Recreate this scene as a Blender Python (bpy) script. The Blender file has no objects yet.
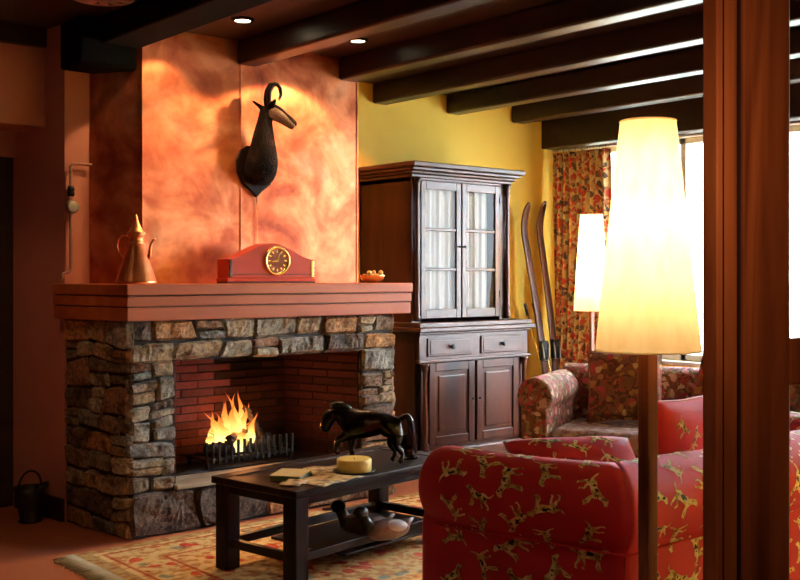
import bpy, bmesh, math, random
from mathutils import Vector, Matrix, noise
C = bpy.context.scene.collection
S = bpy.context.scene
PI = math.pi

# ------------------------------------------------------------------ camera
cd = bpy.data.cameras.new('camera'); cam = bpy.data.objects.new('camera', cd); C.objects.link(cam)
cam.location = (0, 0, 1.4); cam.rotation_euler = (PI/2, 0, -math.radians(40.65))
cd.sensor_width = 36; cd.lens = 47.16; cd.shift_y = -0.01625; cd.clip_end = 200
S.camera = cam
# ------------------------------------------------------------------ world, exposure
S.view_settings.view_transform = 'Standard'; S.view_settings.look = 'None'
S.view_settings.gamma = 1; S.view_settings.exposure = 0.0
w = bpy.data.worlds.new('world'); S.world = w; w.use_nodes = True
wb = w.node_tree.nodes['Background']; wb.inputs[0].default_value = (.78, .90, 1, 1); wb.inputs[1].default_value = 30.0
# window portal (helps the sky light come in through the window opening)
ld = bpy.data.lights.new('window_portal', 'AREA'); ld.shape = 'RECTANGLE'; ld.size = 1.65; ld.size_y = 4.2
ld.cycles.is_portal = True
lo = bpy.data.objects.new('window_portal', ld); C.objects.link(lo)
lo.location = (7.12, 3.75, 1.66); lo.rotation_euler = (0, PI/2, 0)

# ------------------------------------------------------------------ materials
def ramp(nt, stops, interp='LINEAR'):
    r = nt.nodes.new('ShaderNodeValToRGB'); cr = r.color_ramp; cr.interpolation = interp
    while len(cr.elements) < len(stops): cr.elements.new(.5)
    for e, (p, c) in zip(cr.elements, stops): e.position = p; e.color = (*c, 1)
    return r
def base(name, rough=.5, metal=0, spec=.5):
    m = bpy.data.materials.new(name); m.use_nodes = True; nt = m.node_tree
    b = nt.nodes['Principled BSDF']; b.inputs['Roughness'].default_value = rough
    b.inputs['Metallic'].default_value = metal; b.inputs['Specular IOR Level'].default_value = spec
    return m, nt, b
def coords(nt, scale=(1,1,1), rot=(0,0,0)):
    tc = nt.nodes.new('ShaderNodeTexCoord'); mp = nt.nodes.new('ShaderNodeMapping')
    mp.inputs['Scale'].default_value = scale; mp.inputs['Rotation'].default_value = rot
    nt.links.new(tc.outputs['Object'], mp.inputs['Vector']); return mp.outputs['Vector']
def noisy(name, stops, scale=3, rough=.5, metal=0, spec=.5, stretch=(1,1,1), detail=6, bump=0, bscale=None, rot=(0,0,0), dist=.3, bdist=.02):
    m, nt, b = base(name, rough, metal, spec)
    v = coords(nt, stretch, rot)
    n = nt.nodes.new('ShaderNodeTexNoise'); n.inputs['Scale'].default_value = scale; n.inputs['Detail'].default_value = detail
    n.inputs['Distortion'].default_value = dist
    nt.links.new(v, n.inputs['Vector'])
    r = ramp(nt, stops); nt.links.new(n.outputs['Fac'], r.inputs['Fac']); nt.links.new(r.outputs['Color'], b.inputs['Base Color'])
    if bump:
        n2 = nt.nodes.new('ShaderNodeTexNoise'); n2.inputs['Scale'].default_value = bscale or scale*4; n2.inputs['Detail'].default_value = 5
        nt.links.new(v, n2.inputs['Vector'])
        bp = nt.nodes.new('ShaderNodeBump'); bp.inputs['Strength'].default_value = bump; bp.inputs['Distance'].default_value = bdist
        nt.links.new(n2.outputs['Fac'], bp.inputs['Height']); nt.links.new(bp.outputs['Normal'], b.inputs['Normal'])
    return m
def plain(name, col, rough=.5, metal=0, spec=.5):
    c = tuple(x*.88 for x in col)
    return noisy(name, [(.3, c), (.7, col)], 14, rough, metal, spec)
def emis(name, col, strength):
    m = bpy.data.materials.new(name); m.use_nodes = True; nt = m.node_tree; b = nt.nodes['Principled BSDF']
    b.inputs['Base Color'].default_value = (*col, 1); b.inputs['Emission Color'].default_value = (*col, 1); b.inputs['Emission Strength'].default_value = strength
    return m
def vcol(name, rough=.8, bump=.4, bscale=60, mult=(.6, 1.25), blotch=((1,1,1),(1,1,1))):
    m, nt, b = base(name, rough, 0, .3)
    at = nt.nodes.new('ShaderNodeAttribute'); at.attribute_name = 'tone'
    v = coords(nt); n = nt.nodes.new('ShaderNodeTexNoise'); n.inputs['Scale'].default_value = bscale; n.inputs['Detail'].default_value = 8; n.inputs['Roughness'].default_value = .7
    nt.links.new(v, n.inputs['Vector'])
    r = ramp(nt, [(.35, (mult[0],)*3), (.65, (mult[1],)*3)]); nt.links.new(n.outputs['Fac'], r.inputs['Fac'])
    n5 = nt.nodes.new('ShaderNodeTexNoise'); n5.inputs['Scale'].default_value = 11; n5.inputs['Detail'].default_value = 4; nt.links.new(v, n5.inputs['Vector'])
    r5 = ramp(nt, [(.36, blotch[0]), (.50, (1,1,1)), (.66, blotch[1])]); nt.links.new(n5.outputs['Fac'], r5.inputs['Fac'])
    m5 = nt.nodes.new('ShaderNodeMix'); m5.data_type = 'RGBA'; m5.blend_type = 'MULTIPLY'; m5.inputs['Factor'].default_value = 1
    nt.links.new(at.outputs['Color'], m5.inputs['A']); nt.links.new(r5.outputs['Color'], m5.inputs['B'])
    mx = nt.nodes.new('ShaderNodeMix'); mx.data_type = 'RGBA'; mx.blend_type = 'MULTIPLY'; mx.inputs['Factor'].default_value = 1
    nt.links.new(m5.outputs['Result'], mx.inputs['A']); nt.links.new(r.outputs['Color'], mx.inputs['B']); nt.links.new(mx.outputs['Result'], b.inputs['Base Color'])
    bp = nt.nodes.new('ShaderNodeBump'); bp.inputs['Strength'].default_value = bump; bp.inputs['Distance'].default_value = .01
    nt.links.new(n.outputs['Fac'], bp.inputs['Height']); nt.links.new(bp.outputs['Normal'], b.inputs['Normal'])
    return m
def floral(name, stops, scale, stops2, scale2, rough=.85, thr=(.25, .32), bump=.15):
    """flower blotches over a mottled ground"""
    m, nt, b = base(name, rough, 0, .3)
    v = coords(nt)
    n0 = nt.nodes.new('ShaderNodeTexNoise'); n0.inputs['Scale'].default_value = scale*.8; nt.links.new(v, n0.inputs['Vector'])
    ad = nt.nodes.new('ShaderNodeVectorMath'); ad.operation = 'MULTIPLY_ADD'; ad.inputs[1].default_value = (.09,)*3
    nt.links.new(n0.outputs['Color'], ad.inputs[0]); nt.links.new(v, ad.inputs[2])
    vo = nt.nodes.new('ShaderNodeTexVoronoi'); vo.inputs['Scale'].default_value = scale; nt.links.new(ad.outputs[0], vo.inputs['Vector'])
    sep = nt.nodes.new('ShaderNodeSeparateColor'); nt.links.new(vo.outputs['Color'], sep.inputs[0])
    r1 = ramp(nt, stops, 'CONSTANT'); nt.links.new(sep.outputs[0], r1.inputs['Fac'])
    v2 = nt.nodes.new('ShaderNodeTexVoronoi'); v2.inputs['Scale'].default_value = scale2; nt.links.new(ad.outputs[0], v2.inputs['Vector'])
    s2 = nt.nodes.new('ShaderNodeSeparateColor'); nt.links.new(v2.outputs['Color'], s2.inputs[0])
    r2 = ramp(nt, stops2, 'CONSTANT'); nt.links.new(s2.outputs[1], r2.inputs['Fac'])
    mk = ramp(nt, [(thr[0], (0,0,0)), (thr[1], (1,1,1))]); nt.links.new(vo.outputs['Distance'], mk.inputs['Fac'])
    mx = nt.nodes.new('ShaderNodeMix'); mx.data_type = 'RGBA'
    nt.links.new(mk.outputs['Color'], mx.inputs['Factor']); nt.links.new(r1.outputs['Color'], mx.inputs['A']); nt.links.new(r2.outputs['Color'], mx.inputs['B'])
    nt.links.new(mx.outputs['Result'], b.inputs['Base Color'])
    nb = nt.nodes.new('ShaderNodeTexNoise'); nb.inputs['Scale'].default_value = 12
    nt.links.new(v, nb.inputs['Vector'])
    bp = nt.nodes.new('ShaderNodeBump'); bp.inputs['Strength'].default_value = bump; bp.inputs['Distance'].default_value = .02
    nt.links.new(nb.outputs['Fac'], bp.inputs['Height']); nt.links.new(bp.outputs['Normal'], b.inputs['Normal'])
    return m
def woodm(name, dark, light, axis='z', rough=.35, scale=6, spec=.5, bump=.08):
    st = {'x': (.12,1,1), 'y': (1,.12,1), 'z': (1,1,.12)}[axis]
    return noisy(name, [(.3, dark), (.5, tuple((a+b)/2 for a, b in zip(dark, light))), (.72, light)], scale, rough, 0, spec, st, 8, bump, scale*6, dist=1.2, bdist=.004)

M = {}
M['floor'] = noisy('terracotta_floor', [(.3, (.42,.115,.05)), (.7, (.52,.16,.07))], 2.5, .42, bump=.05)
M['ceiling'] = woodm('ceiling_boards', (.022,.008,.005), (.06,.02,.012), 'y', .5)
M['beam'] = woodm('dark_beam_wood', (.012,.004,.003), (.04,.013,.008), 'y', .38)
M['corbel'] = plain('blackened_wood', (.006,.004,.003), .85, 0, .1)
M['yellow'] = noisy('yellow_plaster', [(.3, (.74,.47,.05)), (.7, (.86,.60,.09))], 1.3, .75, bump=.12, bscale=9)
M['plaster'] = noisy('rose_plaster', [(.3, (.55,.20,.14)), (.7, (.66,.26,.18))], 1.2, .8, bump=.1, bscale=10)
M['darkwall'] = plain('dark_plaster', (.10,.045,.03), .8)
M['basewood'] = woodm('baseboard_wood', (.02,.008,.006), (.05,.02,.012), 'x', .5)
M['mortar'] = noisy('mortar', [(.3, (.014,.010,.007)), (.7, (.035,.025,.018))], 20, .9)
M['stone'] = vcol('rubble_stone', .75, 1.0, 45, (.35,1.35), ((.45,.36,.28),(1.15,1.0,.8)))
M['brick'] = vcol('firebox_brick', .8, .3, 50, (.75,1.1))
M['soot'] = plain('soot_mortar', (.02,.012,.01), .95)
M['ledge'] = noisy('pale_ledge_stone', [(.3, (.35,.30,.2)), (.7, (.55,.48,.33))], 9, .6)
M['mantel'] = noisy('mantel_wood', [(.3, (.34,.060,.016)), (.55, (.47,.105,.026)), (.75, (.58,.16,.045))], 5, .5, 0, .35, (.12,1,1), 8, .06, 40, dist=1.0, bdist=.004)
M['mantel_dark'] = woodm('mantel_groove', (.03,.01,.006), (.08,.03,.015), 'x', .5)
def copper_hood():
    m, nt, b = base('copper_hood_patina', .36, .75, .5)
    v = coords(nt)
    n = nt.nodes.new('ShaderNodeTexNoise'); n.inputs['Scale'].default_value = 2.6; n.inputs['Detail'].default_value = 7; n.inputs['Roughness'].default_value = .6; n.inputs['Distortion'].default_value = .8
    nt.links.new(v, n.inputs['Vector'])
    r = ramp(nt, [(.28, (.30,.06,.035)), (.42, (.62,.15,.06)), (.55, (.80,.26,.11)), (.72, (.88,.42,.24))]); nt.links.new(n.outputs['Fac'], r.inputs['Fac'])
    nm = nt.nodes.new('ShaderNodeTexNoise'); nm.inputs['Scale'].default_value = 5.5; nm.inputs['Detail'].default_value = 3; nt.links.new(v, nm.inputs['Vector'])
    rm = ramp(nt, [(.36, (.62,.50,.45)), (.60, (1,1,1))]); nt.links.new(nm.outputs['Fac'], rm.inputs['Fac'])
    mm = nt.nodes.new('ShaderNodeMix'); mm.data_type = 'RGBA'; mm.blend_type = 'MULTIPLY'; mm.inputs['Factor'].default_value = 1
    nt.links.new(r.outputs['Color'], mm.inputs['A']); nt.links.new(rm.outputs['Color'], mm.inputs['B']); nt.links.new(mm.outputs['Result'], b.inputs['Base Color'])
    rr = nt.nodes.new('ShaderNodeMapRange'); rr.inputs[1].default_value = .3; rr.inputs[2].default_value = .7; rr.inputs[3].default_value = .58; rr.inputs[4].default_value = .40
    nt.links.new(n.outputs['Fac'], rr.inputs[0]); nt.links.new(rr.outputs[0], b.inputs['Roughness'])
    n2 = nt.nodes.new('ShaderNodeTexNoise'); n2.inputs['Scale'].default_value = 5; nt.links.new(v, n2.inputs['Vector'])
    bp = nt.nodes.new('ShaderNodeBump'); bp.inputs['Strength'].default_value = .12; bp.inputs['Distance'].default_value = .02
    nt.links.new(n2.outputs['Fac'], bp.inputs['Height']); nt.links.new(bp.outputs['Normal'], b.inputs['Normal'])
    return m
M['hood'] = copper_hood()
M['copper'] = noisy('hammered_copper', [(.3, (.80,.25,.10)), (.7, (.95,.42,.18))], 8, .32, 1, bump=.5, bscale=60, bdist=.004)
M['brass'] = noisy('brass', [(.3, (.75,.52,.2)), (.7, (.9,.7,.35))], 10, .25, 1)
M['iron'] = plain('black_iron', (.015,.013,.012), .45, .3)
M['log'] = noisy('charred_log', [(.3, (.01,.008,.006)), (.7, (.06,.03,.02))], 20, .9, bump=.6)
M['cup'] = woodm('cupboard_wood', (.028,.008,.004), (.12,.036,.017), 'z', .36, 5, .5)
M['cuph'] = woodm('cupboard_wood_rails', (.035,.011,.006), (.13,.045,.024), 'x', .36, 5, .5)
M['cupdark'] = woodm('cupboard_interior', (.015,.006,.004), (.04,.015,.01), 'z', .45)
M['sheer'] = plain('pale_sheer_cloth', (.90,.93,.95), .8)
M['glass'] = None
m, nt, b = base('cupboard_glass', .03); b.inputs['Base Color'].default_value = (1,1,1,1); b.inputs['Transmission Weight'].default_value = 1; b.inputs['IOR'].default_value = 1.24
M['cupglass'] = m
m, nt, b = base('window_glass', .02); b.inputs['Base Color'].default_value = (1,1,1,1); b.inputs['Transmission Weight'].default_value = 1; b.inputs['IOR'].default_value = 1.03
M['glass'] = m
M['clockwood'] = noisy('clock_wood', [(.3, (.40,.035,.018)), (.7, (.58,.07,.03))], 5, .4, 0, .35, (.15,1,1))
M['clockdark'] = plain('clock_dark_wood', (.06,.015,.01), .3)
M['dial'] = plain('clock_dial', (.28,.06,.03), .3)
M['fur'] = noisy('chamois_fur', [(.35, (.008,.005,.004)), (.55, (.018,.010,.007)), (.75, (.07,.03,.018))], 9, .9, 0, .12, bump=.6, bscale=120)
M['furlight'] = noisy('chamois_face_fur', [(.3, (.16,.08,.045)), (.7, (.28,.16,.09))], 14, .8, bump=.5, bscale=120)
M['horn'] = plain('black_horn', (.012,.010,.009), .3)
M['bronze'] = noisy('dark_bronze', [(.3, (.008,.007,.006)), (.7, (.03,.022,.016))], 8, .22, .6, .8, bump=.25, bscale=25)
M['tablewood'] = woodm('table_wood', (.006,.003,.002), (.026,.009,.005), 'x', .4, 6, .18)
M['tablez'] = woodm('table_leg_wood', (.006,.003,.002), (.022,.008,.005), 'z', .45, 6, .15)
M['candle'] = plain('yellow_wax', (.80,.62,.16), .45)
M['bookcover'] = plain('cream_cover', (.72,.60,.30), .5)
M['paper'] = noisy('printed_paper', [(.38, (.12,.08,.04)), (.5, (.50,.36,.16)), (.62, (.70,.58,.36))], 22, .5)
M['bookgreen'] = plain('green_spine', (.25,.36,.20), .5)
M['duck'] = plain('duck_dark_paint', (.02,.015,.012), .3)
M['duckbody'] = noisy('duck_brown_paint', [(.3, (.10,.05,.035)), (.7, (.26,.16,.13))], 14, .35)
M['duckwhite'] = plain('duck_white_paint', (.55,.5,.45), .4)
M['redfab'] = noisy('red_upholstery', [(.3, (.54,.020,.034)), (.7, (.64,.035,.048))], 3, .62, 0, .35, bump=.12, bscale=6, bdist=.03)
M['dogtan'] = noisy('dog_print_tan', [(.35, (.30,.16,.04)), (.48, (.80,.58,.20)), (.65, (.95,.85,.50))], 34, .7)
M['dogblack'] = plain('dog_print_black', (.02,.02,.02), .7)
M['piping'] = plain('rose_piping', (.55,.14,.11), .6)
M['floral'] = floral('floral_upholstery', [(0, (.55,.40,.28)), (.2, (.42,.07,.08)), (.42, (.16,.07,.035)), (.6, (.55,.24,.20)), (.8, (.22,.16,.08))], 19,
                     [(0, (.11,.05,.03)), (.35, (.20,.09,.05)), (.6, (.30,.06,.05)), (.82, (.26,.19,.10))], 42, thr=(.38,.46))
M['floraldark'] = floral('floral_cushion_cloth', [(0, (.46,.05,.06)), (.25, (.36,.19,.05)), (.5, (.20,.09,.05)), (.75, (.55,.38,.15))], 17,
                     [(0, (.12,.045,.025)), (.45, (.22,.09,.04)), (.75, (.30,.07,.045))], 34, thr=(.4,.46))
M['seatcloth'] = floral('seat_cloth', [(0, (.42,.32,.28)), (.3, (.28,.13,.12)), (.6, (.36,.24,.2)), (.8, (.2,.1,.08))], 12,
                     [(0, (.22,.12,.10)), (.5, (.32,.22,.18))], 30, thr=(.4,.5))
M['curtain'] = floral('curtain_print', [(0, (.50,.05,.03)), (.33, (.10,.06,.05)), (.55, (.55,.10,.04)), (.78, (.14,.10,.05))], 19,
                     [(0, (.62,.42,.16)), (.45, (.70,.52,.24)), (.8, (.42,.14,.06))], 30, thr=(.42,.5))
M['post'] = noisy('knotty_pine', [(.3, (.14,.032,.010)), (.52, (.32,.085,.027)), (.75, (.46,.15,.05))], 9, .38, 0, .5, (1,1,.09), 8, .05, 40, dist=1.6, bdist=.003)
M['postdark'] = plain('dark_groove_wood', (.02,.008,.005), .5)
M['white'] = plain('white_paint', (.75,.75,.72), .5)
M['ski'] = woodm('old_ski_wood', (.05,.018,.012), (.15,.05,.03), 'z', .35)
M['skibind'] = plain('ski_binding_metal', (.3,.3,.28), .4, .8)
M['pipe'] = plain('painted_pipe', (.42,.2,.14), .5)
M['pipegrey'] = plain('valve_metal', (.35,.30,.24), .4, .5)
M['leaf'] = noisy('garden_leaf', [(.3, (.05,.14,.03)), (.7, (.2,.34,.09))], 3, .6)
M['ground'] = noisy('garden_ground', [(.3, (.25,.25,.2)), (.7, (.4,.4,.34))], 2, .9)
M['grille'] = plain('vent_grille_metal', (.75,.52,.45), .5, .3)
M['rattan'] = plain('nut_shell', (.65,.35,.10), .5)

# shade: thin parchment that lets light through
m = bpy.data.materials.new('parchment_shade'); m.use_nodes = True; nt = m.node_tree
for n in list(nt.nodes): nt.nodes.remove(n)
out = nt.nodes.new('ShaderNodeOutputMaterial'); mix = nt.nodes.new('ShaderNodeMixShader'); mix.inputs[0].default_value = .55
df = nt.nodes.new('ShaderNodeBsdfDiffuse'); tr = nt.nodes.new('ShaderNodeBsdfTranslucent')
v = coords(nt, (1,1,.35)); nn = nt.nodes.new('ShaderNodeTexNoise'); nn.inputs['Scale'].default_value = 30; nn.inputs['Detail'].default_value = 6; nt.links.new(v, nn.inputs['Vector'])
rr = ramp(nt, [(.35, (.88,.76,.50)), (.65, (.95,.86,.62))]); nt.links.new(nn.outputs['Fac'], rr.inputs['Fac'])
nt.links.new(rr.outputs[0], df.inputs[0]); nt.links.new(rr.outputs[0], tr.inputs[0])
nt.links.new(df.outputs[0], mix.inputs[1]); nt.links.new(tr.outputs[0], mix.inputs[2]); nt.links.new(mix.outputs[0], out.inputs[0])
M['shade'] = m
# flame
m = bpy.data.materials.new('flame'); m.use_nodes = True; nt = m.node_tree
for n in list(nt.nodes): nt.nodes.remove(n)
out = nt.nodes.new('ShaderNodeOutputMaterial'); em = nt.nodes.new('ShaderNodeEmission'); tp = nt.nodes.new('ShaderNodeBsdfTransparent'); mix = nt.nodes.new('ShaderNodeMixShader')
tc = nt.nodes.new('ShaderNodeTexCoord'); sp = nt.nodes.new('ShaderNodeSeparateXYZ'); nt.links.new(tc.outputs['Generated'], sp.inputs[0])
cr = ramp(nt, [(0, (1,.75,.30)), (.35, (1,.62,.16)), (.65, (1,.32,.05)), (1, (.8,.10,.02))]); nt.links.new(sp.outputs[2], cr.inputs['Fac']); nt.links.new(cr.outputs[0], em.inputs[0])
sr = nt.nodes.new('ShaderNodeMapRange'); sr.inputs[1].default_value = 0; sr.inputs[2].default_value = 1; sr.inputs[3].default_value = 3.2; sr.inputs[4].default_value = .9
nt.links.new(sp.outputs[2], sr.inputs[0]); nt.links.new(sr.outputs[0], em.inputs[1])
lw = nt.nodes.new('ShaderNodeLayerWeight'); lw.inputs[0].default_value = .35
nf = nt.nodes.new('ShaderNodeTexNoise'); nf.inputs['Scale'].default_value = 9; mpf = nt.nodes.new('ShaderNodeMapping'); mpf.inputs['Scale'].default_value = (3,3,.8)
nt.links.new(tc.outputs['Object'], mpf.inputs[0]); nt.links.new(mpf.outputs[0], nf.inputs['Vector'])
ma = nt.nodes.new('ShaderNodeMath'); ma.operation = 'MULTIPLY_ADD'; ma.inputs[1].default_value = .7; nt.links.new(nf.outputs['Fac'], ma.inputs[0]); nt.links.new(lw.outputs['Facing'], ma.inputs[2])
ms = nt.nodes.new('ShaderNodeMapRange'); ms.inputs[1].default_value = .45; ms.inputs[2].default_value = .95; ms.inputs[3].default_value = 0; ms.inputs[4].default_value = 1
nt.links.new(ma.outputs[0], ms.inputs[0]); nt.links.new(ms.outputs[0], mix.inputs[0])
nt.links.new(em.outputs[0], mix.inputs[1]); nt.links.new(tp.outputs[0], mix.inputs[2]); nt.links.new(mix.outputs[0], out.inputs[0])
M['flame'] = m
# rug
def rug_mat(cx, cy, hx, hy):
    m, nt, b = base('persian_rug_pile', .9, 0, .1)
    L = nt.links; N = nt.nodes
    tc = N.new('ShaderNodeTexCoord'); sp = N.new('ShaderNodeSeparateXYZ'); L.new(tc.outputs['Object'], sp.inputs[0])
    def edge(o, h):
        a = N.new('ShaderNodeMath'); a.operation = 'ABSOLUTE'; L.new(o, a.inputs[0])
        s = N.new('ShaderNodeMath'); s.operation = 'SUBTRACT'; s.inputs[0].default_value = h; L.new(a.outputs[0], s.inputs[1]); return s.outputs[0]
    mn = N.new('ShaderNodeMath'); mn.operation = 'MINIMUM'; L.new(edge(sp.outputs[0], hx), mn.inputs[0]); L.new(edge(sp.outputs[1], hy), mn.inputs[1])
    # band colours by distance to the edge
    band = ramp(nt, [(0, (.42,.30,.14)), (.07, (.62,.50,.27)), (.10, (.45,.14,.06)), (.12, (.60,.47,.24)), (.32, (.45,.14,.06)), (.34, (.60,.44,.22)), (.40, (.66,.47,.22))], 'CONSTANT')
    L.new(mn.outputs[0], band.inputs['Fac'])
    n0 = N.new('ShaderNodeTexNoise'); n0.inputs['Scale'].default_value = 9; L.new(tc.outputs['Object'], n0.inputs['Vector'])
    ad = N.new('ShaderNodeVectorMath'); ad.operation = 'MULTIPLY_ADD'; ad.inputs[1].default_value = (.12,)*3; L.new(n0.outputs['Color'], ad.inputs[0]); L.new(tc.outputs['Object'], ad.inputs[2])
    vo = N.new('ShaderNodeTexVoronoi'); vo.inputs['Scale'].default_value = 10.5; L.new(ad.outputs[0], vo.inputs['Vector'])
    s = N.new('ShaderNodeSeparateColor'); L.new(vo.outputs['Color'], s.inputs[0])
    fl = ramp(nt, [(0, (.55,.10,.05)), (.3, (.62,.26,.08)), (.5, (.62,.50,.28)), (.66, (.50,.07,.05)), (.85, (.24,.26,.20))], 'CONSTANT'); L.new(s.outputs[0], fl.inputs['Fac'])
    mk = ramp(nt, [(.36, (1,1,1)), (.42, (0,0,0))]); L.new(vo.outputs['Distance'], mk.inputs['Fac'])
    mx = N.new('ShaderNodeMix'); mx.data_type = 'RGBA'
    # only between the guard stripes and in the field
    gt = ramp(nt, [(.0, (0,0,0)), (.13, (1,1,1)), (.31, (0,0,0)), (.41, (1,1,1))], 'CONSTANT'); L.new(mn.outputs[0], gt.inputs['Fac'])
    mm = N.new('ShaderNodeMath'); mm.operation = 'MULTIPLY'; L.new(gt.outputs[0], mm.inputs[0]); L.new(mk.outputs[0], mm.inputs[1])
    L.new(mm.outputs[0], mx.inputs['Factor']); L.new(band.outputs[0], mx.inputs['A']); L.new(fl.outputs[0], mx.inputs['B'])
    n3 = N.new('ShaderNodeTexNoise'); n3.inputs['Scale'].default_value = 22; n3.inputs['Detail'].default_value = 4; L.new(tc.outputs['Object'], n3.inputs['Vector'])
    r3 = ramp(nt, [(.40, (.95,.55,.38)), (.54, (1.35,1.3,1.2))]); L.new(n3.outputs['Fac'], r3.inputs['Fac'])
    m2 = N.new('ShaderNodeMix'); m2.data_type = 'RGBA'; m2.blend_type = 'MULTIPLY'; m2.inputs['Factor'].default_value = 1
    L.new(mx.outputs['Result'], m2.inputs['A']); L.new(r3.outputs[0], m2.inputs['B']); L.new(m2.outputs['Result'], b.inputs['Base Color'])
    return m

# ------------------------------------------------------------------ mesh builder
class MB:
    def __init__(s, off=(0,0,0)):
        s.v = []; s.f = []; s.mi = []; s.sm = []; s.col = []; s.off = Vector(off); s.cur = 0; s.smooth = False; s.tone = (1,1,1)
    def V(s, p): s.v.append(Vector(p) - s.off); return len(s.v)-1
    def F(s, ids): s.f.append(tuple(ids)); s.mi.append(s.cur); s.sm.append(s.smooth); s.col.append(s.tone)
    def box(s, x0, x1, y0, y1, z0, z1, mat=None):
        ps = [(x0,y0,z0),(x1,y0,z0),(x1,y1,z0),(x0,y1,z0),(x0,y0,z1),(x1,y0,z1),(x1,y1,z1),(x0,y1,z1)]
        if mat is not None: ps = [mat @ Vector(p) for p in ps]
        i = [s.V(p) for p in ps]
        for q in ((0,3,2,1),(4,5,6,7),(0,1,5,4),(1,2,6,5),(2,3,7,6),(3,0,4,7)): s.F([i[k] for k in q])
        return s
    def grid(s, fn, nu, nv, smooth=True, closeu=False):
        o = s.smooth; s.smooth = smooth
        ids = [[s.V(fn(a/nu, b_/nv)) for b_ in range(nv+1)] for a in range(nu + (0 if closeu else 1))]
        for a in range(nu):
            for b_ in range(nv):
                n = (a+1) % len(ids)
                s.F((ids[a][b_], ids[n][b_], ids[n][b_+1], ids[a][b_+1]))
        s.smooth = o; return s
    def lathe(s, prof, c=(0,0,0), seg=32, smooth=True, mat=None):
        o = s.smooth; s.smooth = smooth; rings = []
        for r, z in prof:
            ring = []
            for k in range(seg):
                p = Vector((r*math.cos(2*PI*k/seg), r*math.sin(2*PI*k/seg), z))
                if mat is not None: p = mat @ p
                ring.append(s.V(p + Vector(c)))
            rings.append(ring)
        for a in range(len(rings)-1):
            for k in range(seg): s.F((rings[a][k], rings[a][(k+1)%seg], rings[a+1][(k+1)%seg], rings[a+1][k]))
        s.smooth = False
        if prof[0] != prof[-1]: s.F(rings[0][::-1]); s.F(rings[-1])
        s.smooth = o; return s
    def tube(s, pts, rad, seg=12, cap=True):
        o = s.smooth; s.smooth = True; pts = [Vector(p) for p in pts]; rings = []
        n = len(pts); up = None
        for i, p in enumerate(pts):
            d = (pts[min(i+1,n-1)] - pts[max(i-1,0)]).normalized()
            if up is None: up = Vector((0,0,1)) if abs(d.z) < .9 else Vector((0,1,0))
            a = d.cross(up)
            if a.length < 1e-6: a = d.orthogonal()
            a.normalize(); bb = a.cross(d).normalized(); up = bb
            r = rad[i] if isinstance(rad, (list, tuple)) else rad
            rings.append([s.V(p + a*math.cos(2*PI*k/seg)*r + bb*math.sin(2*PI*k/seg)*r) for k in range(seg)])
        for a in range(n-1):
            for k in range(seg): s.F((rings[a][k], rings[a][(k+1)%seg], rings[a+1][(k+1)%seg], rings[a+1][k]))
        if cap: s.F(rings[0][::-1]); s.F(rings[-1])
        s.smooth = o; return s
    def ell(s, c, r, mat=None, nu=20, nv=12):
        c = Vector(c)
        def fn(u, v):
            t = PI*v; p = Vector((r[0]*math.sin(t)*math.cos(2*PI*u), r[1]*math.sin(t)*math.sin(2*PI*u), -r[2]*math.cos(t)))
            if mat is not None: p = mat @ p
            return c + p
        return s.grid(fn, nu, nv, True, True)
    def prism(s, poly, fn0, fn1, smooth=False):
        """poly 2D list; fn0/fn1 map (a,b)->3D for both caps"""
        a = [s.V(fn0(*p)) for p in poly]; b_ = [s.V(fn1(*p)) for p in poly]; n = len(poly)
        s.F(a[::-1]); s.F(b_)
        o = s.smooth; s.smooth = smooth
        for k in range(n): s.F((a[k], a[(k+1)%n], b_[(k+1)%n], b_[k]))
        s.smooth = o; return s
    def build(s, name, mats, parent=None, bevel=0, seg=2, subsurf=0, solid=0):
        me = bpy.data.meshes.new(name)
        me.from_pydata([tuple(v) for v in s.v], [], s.f)
        if not isinstance(mats, (list, tuple)): mats = [mats]
        for m_ in mats: me.materials.append(m_)
        me.polygons.foreach_set('material_index', s.mi); me.polygons.foreach_set('use_smooth', s.sm)
        if any(c != (1,1,1) for c in s.col):
            ca = me.color_attributes.new('tone', 'FLOAT_COLOR', 'CORNER')
            for p, c in zip(me.polygons, s.col):
                for li in p.loop_indices: ca.data[li].color = (*c, 1)
        bm = bmesh.new(); bm.from_mesh(me); bmesh.ops.recalc_face_normals(bm, faces=bm.faces[:]); bm.to_mesh(me); bm.free()
        o = bpy.data.objects.new(name, me); C.objects.link(o)
        if parent is not None: o.parent = parent
        if bevel:
            md = o.modifiers.new('bevel', 'BEVEL'); md.width = bevel; md.segments = seg; md.limit_method = 'ANGLE'; md.angle_limit = .6; md.harden_normals = False
        if solid:
            md = o.modifiers.new('thick', 'SOLIDIFY'); md.thickness = solid; md.offset = 0
        if subsurf:
            md = o.modifiers.new('sub', 'SUBSURF'); md.levels = subsurf; md.render_levels = subsurf
        return o
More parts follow.
